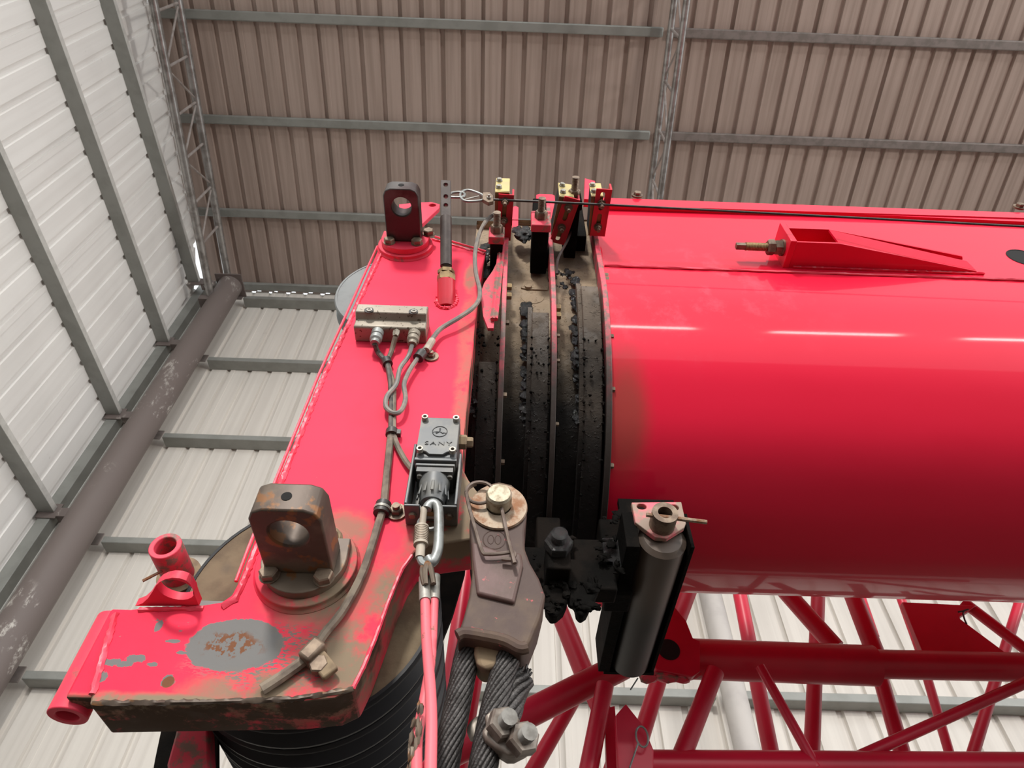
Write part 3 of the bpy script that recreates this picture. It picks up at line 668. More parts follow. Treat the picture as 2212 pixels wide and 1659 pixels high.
bm = BM(); lathe(bm, [(0, 0), (RR * .8, 0), (RR, .006), (RR, back - .816), (RR * .85, back - .81), (0, back - .81)], (xc + .002, .812, zc - .006), Y, 48); part('roller', bm, 'roller_dark', gr)
for sx, m, w in ((-1, 'grease_dull', .010), (1, 'grease_dull', .0028)):
    xx = xc + .002 + sx * (RR + .012 if sx < 0 else RR + .004)
    bm = BM(); box(bm, (xx - w, .806, zc - .030 if sx < 0 else zc - .028), (xx + w, back, zc + .035)); part('side_plate', bm, m, gr, bevel=.001)
for yy_ in (.86, 1.10):
    bm = BM(); box(bm, (xc - .046, yy_, zc + .03), (xc + .046, yy_ + .012, .745)); part('hanger', bm, 'grease_dull', gr)
bm = BM(); box(bm, (xc - .045, back, zc - .03), (xc + .045, back + .008, zc + .04)); part('rear_plate', bm, 'grease_dull', gr)
bm = BM(); tube(bm, [PY(1378, 1465, 1.1), PY(1362, 1490, 1.1)], .0012, 5); part('loose_wire', bm, 'rubber_black', gr)

# ================================================================== BOOM HEAD
YH, TH, ZB = .66, .062, .302
hd = thing('head_frame', 'worn red head frame with chipped paint and a long arm to the left', 'boom head', (-.2, YH, ZB))
def HP(u, v, y=YH): p = PY(u, v, y); return (p.x, p.z)
O = [(820, 531), (845, 516), (935, 514), (1050, 546), (1040, 600), (1029, 680), (1021, 760), (1012, 840), (1004, 930), (999, 1010), (1012, 1035), (1042, 1075), (1045, 1120), (1020, 1165), (965, 1172), (925, 1178), (896, 1192), (872, 1226), (842, 1297), (812, 1378), (788, 1440), (764, 1488), (720, 1508), (640, 1516), (192, 1523), (201, 1480), (222, 1400), (245, 1320), (330, 1310), (440, 1306), (478, 1300), (500, 1285), (512, 1262), (540, 1190), (590, 1056)]
outl = [HP(*q) for q in O]
bm = BM(); plate(bm, outl, [], (0, YH, 0), X, Z, Y, TH); part('frame_body', bm, 'red_worn', hd, bevel=.0025, segs=2)
# weld beads and rim strips
def bead(path, r, m='red_weld', name='weld_bead', y=YH, jit=.3, par=hd, sp=.004):
    P = []; q = [PY(u, v, y) for u, v in path]
    for a, c in zip(q, q[1:]):
        n = max(1, int((c - a).length / sp)); P += [a.lerp(c, i / n) for i in range(n)]
    bm = BM(); tube(bm, P + [q[-1]], r, 7, jit=jit); return part(name, bm, m, par)
bead([(828, 540), (700, 812), (602, 1056), (560, 1170), (524, 1262), (508, 1296), (480, 1312)], .0038)
bead([(935, 518), (1046, 549)], .003); bead([(250, 1326), (200, 1500)], .0035); bead([(300, 1318), (440, 1314)], .003)
for path in ([(815, 532), (690, 806), (588, 1056), (536, 1186), (510, 1256)], [(940, 511), (1050, 543)]):
    bead(path, .0022, name='plate_rim', jit=.02, sp=.03)
bead([(890, 1200), (868, 1230), (839, 1300), (810, 1380), (785, 1442), (762, 1488)], .0024, name='plate_rim', jit=.15)
bead([(200, 1519), (450, 1516), (640, 1510), (764, 1488)], .0025, 'lug_steel', 'bottom_weld', jit=.4)
# tube at the arm end
tc = PZ(155, 1560, ZB - .004)
bm = BM(); lathe(bm, [(.0112, 0), (.0192, 0), (.0192, .105), (.0112, .105)], (tc.x, tc.y - .012, ZB - .004), Z, 32, True); tb = part('end_tube', bm, 'red_plain', hd, bevel=.0012)
bm = BM(); disc(bm, (tc.x, tc.y - .012, ZB + .01), Z, .0111, .06, 20); part('tube_bore', bm, 'hole_black', tb)
bm = BM(); box(bm, (tc.x + .005, YH + .004, ZB + .002), (tc.x + .05, YH + .03, ZB + .098)); part('tube_web', bm, 'red_worn', hd, bevel=.003)
# ear with a hole on the arm: horizontal plate reaching out to the viewer
def ear(name, pix, z, th, holes, mat, lab=None, par=hd, bevel=.001):
    V = [PZ(u, v, z) for u, v in pix]; bm = BM(); hs = []
    for u, v, r in holes: p = PZ(u, v, z); hs.append(circ(p.x, p.y, r, 22))
    plate(bm, [(p.x, p.y) for p in V], hs, (0, 0, z), X, Y, Z, th); return part(name, bm, mat, par, lab, bevel=bevel)
ze = PY(370, 1309, YH).z
E_ = [(292, 1309), (308, 1303), (320, 1292), (330, 1277), (337, 1265), (345, 1257), (357, 1251), (372, 1248), (388, 1249), (402, 1254), (411, 1262), (417, 1275), (423, 1292), (430, 1309)]
e = ear('pin_ear', E_, ze, .009, [(380, 1274, .0185)], 'red_plain')
# rear arm structure behind the notch: pink plate, tube pin and its wire
a, b_ = PY(392, 1223, .74), PY(520, 1272, .74)
bm = BM(); box(bm, (a.x, .74, b_.z), (b_.x + .03, .752, a.z)); part('rear_plate', bm, 'red_plain', hd, bevel=.001)
bm = BM(); box(bm, (a.x + .01, .72, b_.z - .045), (b_.x + .02, .78, b_.z - .03)); part('rear_shelf', bm, 'lug_dark', hd)
pz = PY(382, 1262, .735); pf = PZ(364, 1214, pz.z + .012)
zt_ = PY(385, 1240, .738).z; yf = .738 - .062
p0 = Vector((PY(388, 1245, .738).x, .738, PY(388, 1245, .738).z))
bm = BM(); lathe(bm, [(0, 0), (.026, 0), (.026, .004), (0, .004)], p0, -Y, 28); wsh = part('pin_washer', bm, 'dusty_tan', hd)
bm = BM(); lathe(bm, [(.0125, 0), (.0185, 0), (.0185, .062), (.0125, .062)], p0, -Y, 28, True); tp = part('pin_tube', bm, 'red_dusty', hd, bevel=.001)
bm = BM(); disc(bm, p0 - Y * .02, -Y, .0124, .012, 20); part('tube_bore', bm, 'dusty_tan', tp)
bm = BM(); tube(bm, [PY(308, 1255, .70), PY(345, 1236, .70), PY(388, 1212, .72)], .0018, 6); c0 = PY(392, 1209, .72); tube(bm, [c0 + Vector((math.cos(q), 0, math.sin(q))) * .005 for q in [i * .6 for i in range(11)]], .0013, 5, closed=False); part('cotter_pin', bm, 'rust_steel', hd)
# small ear above the upper lug
zb3 = .70; V = [HP(u, v, zb3) for u, v in ((862, 441), (905, 437), (932, 436), (950, 441), (949, 449), (905, 490), (900, 530), (870, 530))]
hh = PY(934, 443, zb3); bm = BM(); plate(bm, V, [circ(hh.x, hh.z, .0085, 16, .0085)], (0, zb3, 0), X, Z, Y, .010); part('top_ear', bm, 'red_plain', hd, bevel=.001)
# round bosses under the lugs
def boss(c, r0, m, r1=None):
    bm = BM(); lathe(bm, [(0, 0), (r0 * 1.06, 0), (r0, .004), (r0, .010), (0, .010)], c, -Y, 48); part('boss', bm, m, hd, bevel=.001)
cl, cu = Vector((-.216, YH, .455)), Vector((-.204, YH, 1.2))
boss(cl, .056, 'red_worn'); boss(cu, .053, 'red_plain')
# lower right spare bolt block beside lower lug and loose details
for u, v, r in ((712, 1162, .011),):
    p = PY(u, v, YH - .012); bm = BM(); lathe(bm, [(0, 0), (.017, 0), (.013, .012), (0, .012)], (p.x, YH - .004, p.z), -Y, 20); hexb(bm, (p.x, YH - .016, p.z), -Y, r, .010); part('dirty_bolt', bm, 'dusty_tan', hd)

# lugs: keeper blocks on the pulley axles
def lug(c, zb, w, ln, th, hole_y, r, mats, lab, nbolts, plate_r, tilt=0):
    t = thing('axle_lug', lab, 'lug', (c.x, YH - .01, zb), 'axle lugs on the boom head')
    yb = YH - .022; yt = yb - ln
    flat = [(plate_r * math.cos(q), plate_r * math.sin(q)) for q in [math.pi * (1.0 + i / 16) for i in range(17)]]
    flat = [(a, b_) for a, b_ in flat] + [(plate_r * .98, plate_r * .55), (-plate_r * .98, plate_r * .55)]
    bm = BM(); plate(bm, flat, [], (c.x, YH - .010, c.z), X, Z, -Y, .012); part('keeper_plate', bm, mats[1], t, bevel=.001)
    cr = w * .22
    V = [(-w / 2, yb), (w / 2, yb), (w / 2, yt + cr), (w / 2 - cr * .3, yt + cr * .3), (w / 2 - cr, yt), (-w / 2 + cr, yt), (-w / 2 + cr * .3, yt + cr * .3), (-w / 2, yt + cr)]
    M_ = Vector((c.x, 0, zb)); ax = Vector((1, 0, tilt)).normalized()
    bm = BM(); plate(bm, V, [circ(0, hole_y, r, 28)], M_, ax, Y, Z, th); part('lug_block', bm, mats[0], t, bevel=.0022)
    bm = BM(); disc(bm, M_ + Vector((0, yt - .0006, th / 2)), Y, .0055, .0012, 14); part('grease_hole_disc', bm, 'hole_black', t)  # black disc on the end face paints the dark inside of a hole
    for dx, dz in nbolts:
        bm = BM(); disc(bm, (c.x + dx, YH - .0225, c.z + dz), -Y, .0115, .0012, 18); hexb(bm, (c.x + dx, YH - .0235, c.z + dz), -Y, .0105, .009, rot=random.random()); part('bolt', bm, mats[2], t)
    return t
z1 = PY(640, 1238, YH - .022).z
lug(cl, z1, .074, YH - .022 - PZ(620, 1103, z1).y, .036, PZ(628, 1137, z1 + .01).y, .0205, ('lug_steel', 'lug_steel', 'bolt_dirty'), 'large rusty steel lug with a round hole on the lower axle', ((-.031, -.026), (.028, -.028)), .047)
z2 = PY(870, 522, YH - .022).z
lug(cu, z2, .066, YH - .022 - PZ(862, 408, z2).y, .034, PZ(868, 442, z2 + .01).y, .0185, ('lug_dark', 'red_plain', 'bolt_dirty'), 'dark steel lug with a round hole on the upper axle', ((-.027, -.022), (.026, -.022), (.044, .018)), .046)

# tall threaded rod
rb = PY(964, 652, YH); tip = PY(963, 392, .535); ra = (tip - rb).normalized()
rd = thing('anchor_rod', 'tall dark drilled rod screwed into a red socket on the head', 'rod', rb)
pn_, pt_, pf_ = along(rb, tip, 607), along(rb, tip, 575), along(rb, tip, 470)
ln = lambda p, q: (q - p).length
bm = BM(); disc(bm, rb - ra * .012, ra, .0158, ln(rb, pn_) + .012, 28); part('socket', bm, 'red_bracket', rd, bevel=.001)  # darker red than the head face: shade put into the socket's colour
bm = BM()
for i in range(26): q = 2 * math.pi * i / 26; lump(bm, rb + Vector((.0175 * math.cos(q), -.001, .004 + .026 * math.sin(q))), .0042, 1, .3)
part('weld_collar', bm, 'red_weld', rd)
bm = BM(); hexb(bm, pn_, ra, .0165, .014); part('lock_nut', bm, 'brass_bolt', rd); bm = BM(); hexb(bm, pn_ + ra * .0145, ra, .0155, .008, rot=.3); part('lock_nut', bm, 'brass_bolt', rd)
bm = BM(); thread(bm, pn_ + ra * .01, ra, .0102, ln(pn_, pt_) - .01, .0024); part('thread', bm, 'rod_dark', rd)
bm = BM(); disc(bm, pt_, ra, .0106, ln(pt_, pf_), 20); part('shank', bm, 'rod_dark', rd)
rx = X; rn = ra.cross(rx).normalized(); lf = ln(pf_, tip); hs = [ln(pf_, along(rb, tip, v)) for v in (446, 427, 402)]
if rn.y > 0: rn = -rn
bm = BM(); plate(bm, [(-.0095, 0), (.0095, 0), (.0095, lf), (-.0095, lf)], [circ(0, q, .0042, 14) for q in hs], pf_ - rn * .004, rx, ra, rn, .008); part('drilled_flat', bm, 'rod_dark', rd, bevel=.0008)
# shackle, snap hook and thin measuring rope
yw = .572
def WP(u, v): return PY(u, v, yw)
sh = thing('shackle', 'small steel shackle through the top of the anchor rod', 'shackle', WP(985, 426))
bm = BM(); tube(bm, smoothpts([WP(u, v) for u, v in ((964, 424), (975, 417), (995, 415), (1004, 420), (998, 426), (975, 426), (966, 425))], 3), .0028, 8); part('bow', bm, 'carabiner_steel', sh)
bm = BM(); hexb(bm, WP(964, 425) + Y * .002, -Y, .006, .004); part('pin', bm, 'bolt_bright', sh)
sh2 = thing('snap_hook', 'small steel snap hook between the anchor rod and the thin rope', 'hook', WP(1020, 430))
bm = BM(); tube(bm, smoothpts([WP(u, v) for u, v in ((994, 421), (1000, 413), (1015, 411), (1040, 420), (1046, 427), (1040, 433), (1010, 435), (998, 430))], 4, True), .0027, 8, closed=True); part('hook_body', bm, 'carabiner_steel', sh2)
bm = BM(); tube(bm, [WP(1004, 431), WP(1034, 424)], .0018, 6); part('gate', bm, 'bolt_bright', sh2)
bm = BM(); V = [WP(u, v) for u, v in ((1043, 419), (1058, 419), (1066, 426), (1066, 438), (1055, 441), (1042, 434))]; plate(bm, [(p.x, p.z) for p in V], [], (0, yw - .004, 0), X, Z, Y, .008); part('eye_clamp', bm, 'bolt_dirty', sh2, bevel=.001)
bm = BM(); hexb(bm, WP(1056, 433) - Y * .004, -Y, .0045, .004, .004); part('bolt', bm, 'bolt_bright', sh2)
wr = [WP(1062, 432), WP(1320, 442)]; q = wr[1] - wr[0]; end = PY(2205, 489, yw)
bm = BM(); tube(bm, [WP(1062, 431), WP(1200, 437), WP(1320, 443), end, end + (end - wr[1]) * .9], .0025, 8); single('measuring_rope', bm, 'rubber_black', 'thin black rope stretched along the boom from the snap hook', 'rope')

# ================================================================== PULLEYS BEHIND THE HEAD
def sheave(c, y, r, th, m_side, m_rim, lab, grp, lite=False, hub=True):
    t = thing('rope_pulley', lab, 'pulley', (c[0], y, c[1] - r), grp)
    g = th * .5
    bm = BM(); lathe(bm, [(.02, 0), (r * .94, 0), (r * .962, 0), (r * .962, th * .2), (r * .89, th * .3), (r * .89, th), (.02, th)], (c[0], y, c[1]), Y, 72, True); part('web', bm, m_side, t)
    bm = BM(); lathe(bm, [(r * .96, -.001), (r * .985, -.001), (r, .003), (r, th * .14), (r * .90, th * .42), (r * .90, th * .58), (r, th * .86), (r, th - .003), (r * .985, th + .001), (r * .88, th + .001), (r * .88, th * .3), (r * .96, th * .2)], (c[0], y, c[1]), Y, 72, True); part('rim', bm, m_rim, t)
    return t
cs = (-.222, .456)
sheave(cs, .724, .153, .046, 'sheave_dust', 'sheave_black', 'dusty black rope pulley directly behind the lower part of the head', 'lower rope pulleys')
LB = ['second', 'third', 'fourth', 'fifth']
for i in range(4):
    sheave((cs[0] + .0, cs[1]), .724 + .052 * (i + 1), .153, .046, 'sheave_black', 'sheave_black', 'black rope pulley, %s from the front in the lower stack' % LB[i], 'lower rope pulleys')
sheave((-.206, 1.2), .765, .150, .04, 'sheave_grey', 'sheave_grey', 'grey round pulley showing behind the upper left edge of the head', 'upper rope pulleys')
bm = BM(); disc(bm, (cs[0], .716, cs[1]), Y, .03, .34, 24); single('pulley_axle', bm, 'lug_dark', 'dark axle through the lower pulley stack', 'axle')
# rear cheek plate and hanging guard below
ck = thing('rear_cheek', 'black and rusty cheek plates behind the pulleys below the head', 'plate', (-.25, 1.0, .1))
V = [PY(u, v, 1.0) for u, v in ((925, 1150), (1010, 1180), (1004, 1240), (978, 1330), (950, 1400), (900, 1400), (880, 1250))]
bm = BM(); plate(bm, [(p.x, p.z) for p in V], [], (0, .995, 0), X, Z, Y, .01); part('cheek_plate', bm, 'grease_dull', ck)
V = [PY(u, v, .86) for u, v in ((352, 1560), (470, 1560), (470, 1700), (325, 1700), (335, 1640))]
bm = BM(); plate(bm, [(p.x, p.z) for p in V], [], (0, .86, 0), X, Z, Y, .01); part('cheek_plate', bm, 'grease_dull', ck)
V = [PY(u, v, .80) for u, v in ((385, 1560), (450, 1560), (455, 1700), (365, 1700), (360, 1650))]
bm = BM(); plate(bm, [(p.x, p.z) for p in V], [], (0, .80, 0), X, Z, Y, .03); part('cheek_plate', bm, 'red_dusty', ck, 'rusty pink cheek plate', bevel=.003)

# ================================================================== JUNCTION BOX AND CABLES
yj = YH - .030
def J(u, v, y=yj): return PY(u, v, y)
jb = thing('junction_box', 'silver speckled junction box bolted flat on the red head', 'box', J(840, 735, YH))
tl, tr = J(784, 652), J(921, 659); ml, mr = J(763, 684), J(921, 690); ll, lr_ = J(758, 700, yj - .006), J(921, 712, yj - .006)
zb_ = PZ(756, 728, 0.001) if 0 else None
zl = J(840, 707, yj).z
def qz(u, v, y): return PY(u, v, y).z
xl, xr = J(768, 690).x, J(923, 690).x
w = xr - xl
zt2 = qz(840, 655, yj - .013) - zl; zm = .017
prof = [(YH, 0), (yj + .003, 0), (yj, .003), (yj, zm), (yj - .013, zm + .006), (yj - .013, zt2 - .006), (yj - .009, zt2), (YH, zt2)]
bm = BM(); plate(bm, prof, [], (xl, 0, zl), Y, Z, X, w); part('housing', bm, 'box_silver', jb, bevel=.0018)
for u, v in ((797, 671), (893, 674)):
    p = J(u, v, yj - .013); bm = BM(); disc(bm, (p.x, yj - .0132, p.z), -Y, .0075, .0012, 20); part('screw_recess', bm, 'rubber_black', jb)
    bm = BM(); allen(bm, (p.x + .001, yj - .0142, p.z - .001), -Y, .0045, .002); part('screw', bm, 'bolt_bright', jb)
yc = YH - .022
plugs = []
for u, v, r, l in ((817, 716, .0098, .034), (857, 716, .006, .014), (896, 720, .0098, .034)):
    p = PZ(u, v, zl); p = Vector((p.x, yc, zl))
    bm = BM()
    if r > .008:
        lathe(bm, [(0, 0), (r * .8, 0), (r, .003), (r, l * .38), (r * .86, l * .42), (r * .98, l * .47), (r * .98, l * .72), (r * .72, l * .8), (r * .72, l), (0, l)], p, -Z, 22); part('connector', bm, 'carabiner_steel' if u < 850 else 'box_silver', jb)
    else: lathe(bm, [(0, 0), (r, 0), (r, l * .5), (r * .8, l), (0, l)], p, -Z, 6); part('connector', bm, 'box_silver', jb)
    plugs.append(p - Z * l)
def cable(name, pix, r, m, lab, y0=YH - .008, start=None, ys=None, parr=None, flat=1):
    P = [PY(u, v, (ys[i] if ys else y0)) for i, (u, v) in enumerate(pix)]
    if start is not None: P = [start] + P
    bm = BM(); tube(bm, smoothpts(P, 5), r, 8, jit=.03)
    return single(name, bm, m, lab, 'cable', 'sensor cables on the head') if parr is None else part(name, bm, m, parr)
cable('sensor_cable', [(816, 760), (826, 772), (836, 785), (843, 820), (845, 860), (845, 930)], .0042, 'cable_black', 'dark cable from the left plug of the silver box down to the limit switch bracket', start=plugs[0])
cable('sensor_cable', [(846, 758), (838, 785), (850, 830), (850, 880), (850, 932), (858, 962), (876, 996), (892, 1016)], .0040, 'cable_dust', 'dusty cable from the middle plug turning into the switch bracket', start=plugs[1], y0=YH - .007)
cable('sensor_cable', [(882, 770), (864, 796), (856, 830), (836, 856), (834, 880), (852, 893), (868, 885), (876, 860), (873, 830), (885, 800), (905, 770)], .0036, 'cable_grey', 'grey cable looped below the right plug of the silver box', start=plugs[2], y0=YH - .014)
cable('sensor_cable', [(905, 770), (925, 745), (950, 712), (985, 690), (1018, 668), (1034, 648), (1036, 625), (1028, 590), (1026, 550), (1034, 510), (1048, 480), (1068, 462)], .0040, 'cable_grey', 'grey cable arching from the round clip up to the nearest slotted bracket', ys=[YH - .014] * 3 + [YH - .018, YH - .02, YH - .02, YH - .025, YH - .03, YH - .04, YH - .05, YH - .055, YH - .05])
cable('sensor_cable', [(845, 930), (842, 960), (834, 1040), (828, 1095), (815, 1140), (800, 1190), (778, 1250), (740, 1320), (700, 1370), (678, 1405)], .0050, 'cable_dust', 'long dusty cable curving down the head past the big lug', y0=YH - .007)
cable('sensor_cable', [(676, 1412), (640, 1440), (600, 1468), (566, 1490)], .0058, 'cable_dust', 'cut cable end lying on the lower edge of the head', y0=YH - .006)
# tape and clips
cl1 = thing('cable_clip', 'black rubber cable clip bolted right below the silver box', 'clip', PY(918, 770, YH), 'cable clips on the head')
bm = BM(); a, b_ = PY(900, 778, YH - .014), PY(920, 752, YH - .014); tube(bm, [a.lerp(b_, .15), a.lerp(b_, .6)], .0085, 16); part('rubber_sleeve', bm, 'rubber_black', cl1)
bm = BM(); tube(bm, [PY(921, 757, YH - .014).lerp(PY(934, 735, YH - .014), i / 12) for i in range(13)], [.0056 + .0007 * (i % 2) for i in range(13)], 10); part('tape_wrap', bm, 'tape_tan', cl1)
bm = BM(); p = PY(932, 772, YH); disc(bm, (p.x, YH, p.z), -Y, .0115, .003, 22); part('tab', bm, 'bolt_dirty', cl1)
bm = BM(); hexb(bm, (p.x, YH - .003, p.z), -Y, .006, .005, .004, .0038); part('bolt', bm, 'bolt_dirty', cl1)
cl2 = thing('cable_clip', 'black cable clip beside the bottom of the grey switch bracket', 'clip', PY(835, 1105, YH), 'cable clips on the head')
a, b_ = PY(829, 1088, YH - .007), PY(823, 1110, YH - .007)
bm = BM(); tube(bm, [a, b_], .0098, 16); part('rubber_sleeve', bm, 'rubber_black', cl2)
bm = BM(); tube(bm, [a.lerp(b_, .45), a.lerp(b_, .68)], .0106, 16); part('clip_band', bm, 'bolt_bright', cl2)
p = PY(857, 1108, YH); bm = BM(); disc(bm, (p.x, YH, p.z), -Y, .0125, .003, 22); box(bm, (a.x, YH - .004, p.z - .006), (p.x, YH - .001, p.z + .004)); part('tab', bm, 'bolt_dirty', cl2)
bm = BM(); hexb(bm, (p.x, YH - .003, p.z), -Y, .008, .007, .005, .0045); part('bolt', bm, 'bolt_dirty', cl2)
cl3 = thing('cable_clip', 'dusty steel clip holding the cable at the lower corner of the head', 'clip', PY(680, 1420, YH), 'cable clips on the head')
a, b_ = PY(656, 1402, YH - .01), PY(694, 1432, YH - .01); d = (b_ - a); q = PY(676, 1410, YH - .010)
u_ = Vector((-d.z, 0, d.x)).normalized()
bm = BM(); obox(bm, q, d * .32, Y * .010, u_ * .012); part('clip_saddle', bm, 'bolt_dirty', cl3, bevel=.003)
bm = BM(); obox(bm, q + Vector((.014, 0, -.013)), Vector((.009, 0, -.009)), Y * .004, Vector((.006, 0, .006))); part('clip_foot', bm, 'dusty_tan', cl3, bevel=.002)
p = PY(690, 1441, YH - .006); bm = BM(); hexb(bm, p, -Y, .010, .009); part('bolt', bm, 'bolt_dirty', cl3)
ct = thing('cable_tie', 'small black tie binding the cables above the grey switch', 'tie', PY(846, 935, YH))
bm = BM(); a, b_ = PY(847, 930, YH - .008), PY(846, 940, YH - .008); tube(bm, [a, b_], .0085, 14); part('band', bm, 'rubber_black', ct)
bm = BM(); box(bm, (b_.x + .006, YH - .012, b_.z - .0), (b_.x + .012, YH - .004, b_.z + .008)); part('tie_head', bm, 'rubber_black', ct)
ct2 = thing('cable_tie', 'small black tie where the two cables meet under the silver box', 'tie', PY(838, 782, YH))
bm = BM(); tube(bm, [PY(834, 777, YH - .008), PY(838, 787, YH - .008)], .0078, 14); part('band', bm, 'rubber_black', ct2)

# ================================================================== LIMIT SWITCH
ysf = YH - .052            # front face
lsw = thing('limit_switch', 'grey cast limit switch box in a U bracket with embossed round emblem', 'switch', PY(940, 1110, YH))
yfl_ = YH - .038
# U bracket: side flanges, bottom lips, back plate
bl0, br0 = PY(872, 1102, yfl_), PY(990, 1118, yfl_); tl0 = PY(893, 958, yfl_)
xL = (PY(884, 1030, yfl_)).x - .001; xR = PY(1001, 1060, yfl_).x - .006; zbm = PY(930, 1088, yfl_).z; ztp = tl0.z
bm = BM(); box(bm, (xL, yfl_, zbm), (xL + .0035, YH - .001, ztp)); part('bracket_flange', bm, 'switch_grey', lsw, bevel=.001)
bm = BM(); box(bm, (xR - .0035, yfl_, zbm), (xR, YH - .001, ztp - .015)); part('bracket_flange', bm, 'switch_grey', lsw, bevel=.001)
bm = BM(); box(bm, (xL + .004, YH - .004, zbm + .004), (xR - .004, YH - .001, ztp + .02)); part('bracket_back', bm, 'switch_grey', lsw)
for xa, xb in ((xL, xL + (xR - xL) * .30), (xL + (xR - xL) * .70, xR)):
    bm = BM(); box(bm, (xa, yfl_ + .001, zbm - .003), (xb, YH - .001, zbm)); part('bracket_lip', bm, 'switch_grey', lsw, bevel=.001)
    bm = BM(); lathe(bm, [(0, 0), (.005, 0), (.004, .003), (0, .0035)], ((xa + xb) / 2, YH - .02, zbm - .003), -Z, 14); part('rivet', bm, 'bolt_dirty', lsw)
bm = BM(); box(bm, (xL + .02, YH - .018, zbm - .002), (xR - .02, YH - .014, zbm + .006)); part('cross_bar', bm, 'switch_dark', lsw)
# box
fx0, fx1 = PY(905, 935, ysf).x, PY(991, 935, ysf).x; fz1 = PY(950, 902, ysf).z; fz0 = PY(950, 981, ysf).z
bm = BM(); box(bm, (fx0, ysf + .004, fz0 - .004), (fx1, YH - .005, fz1)); part('housing', bm, 'switch_grey', lsw, bevel=.003)
fw = fx1 - fx0; fh = fz1 - fz0
bm = BM(); plate(bm, [(0, .008), (.012, .004), (.016, 0), (fw - .016, 0), (fw - .012, .004), (fw, .008), (fw, fh), (0, fh)], [], (fx0, ysf, fz0), X, Z, Y, .004); cov = part('cover', bm, 'switch_grey', lsw, bevel=.001)
bm = BM(); box(bm, (fx0 - .001, ysf + .003, fz0 - .008), (fx1 + .001, YH - .008, fz0 - .003)); box(bm, (fx0 + .001, ysf + .006, fz0 - .014), (fx1 - .001, YH - .008, fz0 - .010)); part('base_rib', bm, 'switch_grey', lsw, bevel=.001)
bm = BM(); box(bm, (fx0 + .003, ysf + .008, fz0 - .022), (fx1 - .003, YH - .006, fz0 - .008)); part('base', bm, 'switch_dark', lsw)
for a in (.10, .90):
    for c_ in (.06, .93):
        p = Vector((fx0 + fw * a, ysf, fz0 + fh * c_)); bm = BM(); allen(bm, p, -Y, .0042, .006); part('screw', bm, 'bolt_bright', lsw)
for a in (.14, .86):
    bm = BM(); allen(bm, (fx0 + fw * a, ysf + .016, fz0 - .022), -Z, .0035, .003); part('screw', bm, 'bolt_bright', lsw)
# emblem and lettering embossed on the cover
ec = Vector((fx0 + fw * .52, ysf - .0003, fz0 + fh * .60)); er = fw * .185
bm = BM(); tube(bm, [ec + Vector((math.cos(q), 0, math.sin(q))) * er for q in [2 * math.pi * i / 40 for i in range(40)]], .00055, 5, closed=True)
tube(bm, [ec + Vector((math.cos(math.pi * 1.04 + t_ * math.pi * .80), 0, 0)) * er + Vector((0, 0, -er * (.18 - .35 * math.sin(math.pi * t_) ** 2 * .6 + t_ * .10))) for t_ in [i / 14 for i in range(15)]], .00055, 5)
for q in (90, 215, 325):
    q = math.radians(q); tube(bm, [ec, ec + Vector((math.cos(q), 0, math.sin(q))) * er * .62], [.0007, .0011], 5)
part('emblem', bm, 'switch_dark', cov)
fc = bpy.data.curves.new('lettering', 'FONT'); fc.body = 'SANY'; fc.size = fw * .215; fc.align_x = 'CENTER'; fc.extrude = .0004; fc.space_character = 1.25
fo = bpy.data.objects.new('lettering_src', fc); COL.objects.link(fo); dg = bpy.context.evaluated_depsgraph_get(); me = bpy.data.meshes.new_from_object(fo.evaluated_get(dg)); bpy.data.objects.remove(fo); bpy.data.curves.remove(fc)
me.name = 'lettering'; bm = BM(); bm.from_mesh(me); bpy.data.meshes.remove(me)
bmesh.ops.transform(bm, matrix=Matrix.Translation(Vector((ec.x, ysf - .0006, fz0 + fh * .235))) @ Matrix.Rotation(math.pi / 2, 4, 'X') @ Matrix.Diagonal((1.1, .8, 1, 1)), verts=bm.verts); part('lettering', bm, 'switch_dark', cov)
# ribbed cone boot, spindle and eye, pointing down
bc = Vector((fx0 + fw * .50, YH - .026, fz0 - .022)); bl = .037
bm = BM(); lathe(bm, [(0, 0), (.0190, 0), (.0190, .008), (.0155, bl - .007), (.0140, bl - .001), (.010, bl), (0, bl)], bc, -Z, 40); bt = part('cone_boot', bm, 'switch_grey', lsw)
for i in range(12):
    q = 2 * math.pi * i / 12; dv = Vector((math.cos(q), math.sin(q), 0))
    bm = BM(); obox(bm, bc + dv * .0176 - Z * .018, dv * .0010 + Z * .0001, Vector((-dv.y, dv.x, 0)) * .0020, Z * .012 - dv * .0013); part('rib', bm, 'switch_grey', bt, bevel=.0008)
bm = BM(); disc(bm, bc - Z * bl, -Z, .0062, .016, 16); lathe(bm, [(0, 0), (.0075, 0), (.0075, .006), (0, .006)], bc - Z * (bl + .006), -Z, 16); part('spindle', bm, 'brass_bolt', lsw)
eye = bc - Z * (bl + .027) 
bm = BM(); tube(bm, [eye + Vector((math.cos(q) * .0125, math.sin(q) * .004, math.sin(q) * .0125)) for q in [2 * math.pi * i / 24 for i in range(24)]], .0026, 8, closed=True); part('eye_ring', bm, 'carabiner_steel', lsw)
# cable gland on the right side
p = PY(1000, 955, YH - .03); bm = BM(); hexb(bm, (fx1, YH - .03, p.z), X, .010, .010); hexb(bm, (fx1 + .010, YH - .03, p.z), X, .007, .008, rot=.5); part('cable_gland', bm, 'dusty_tan', lsw)

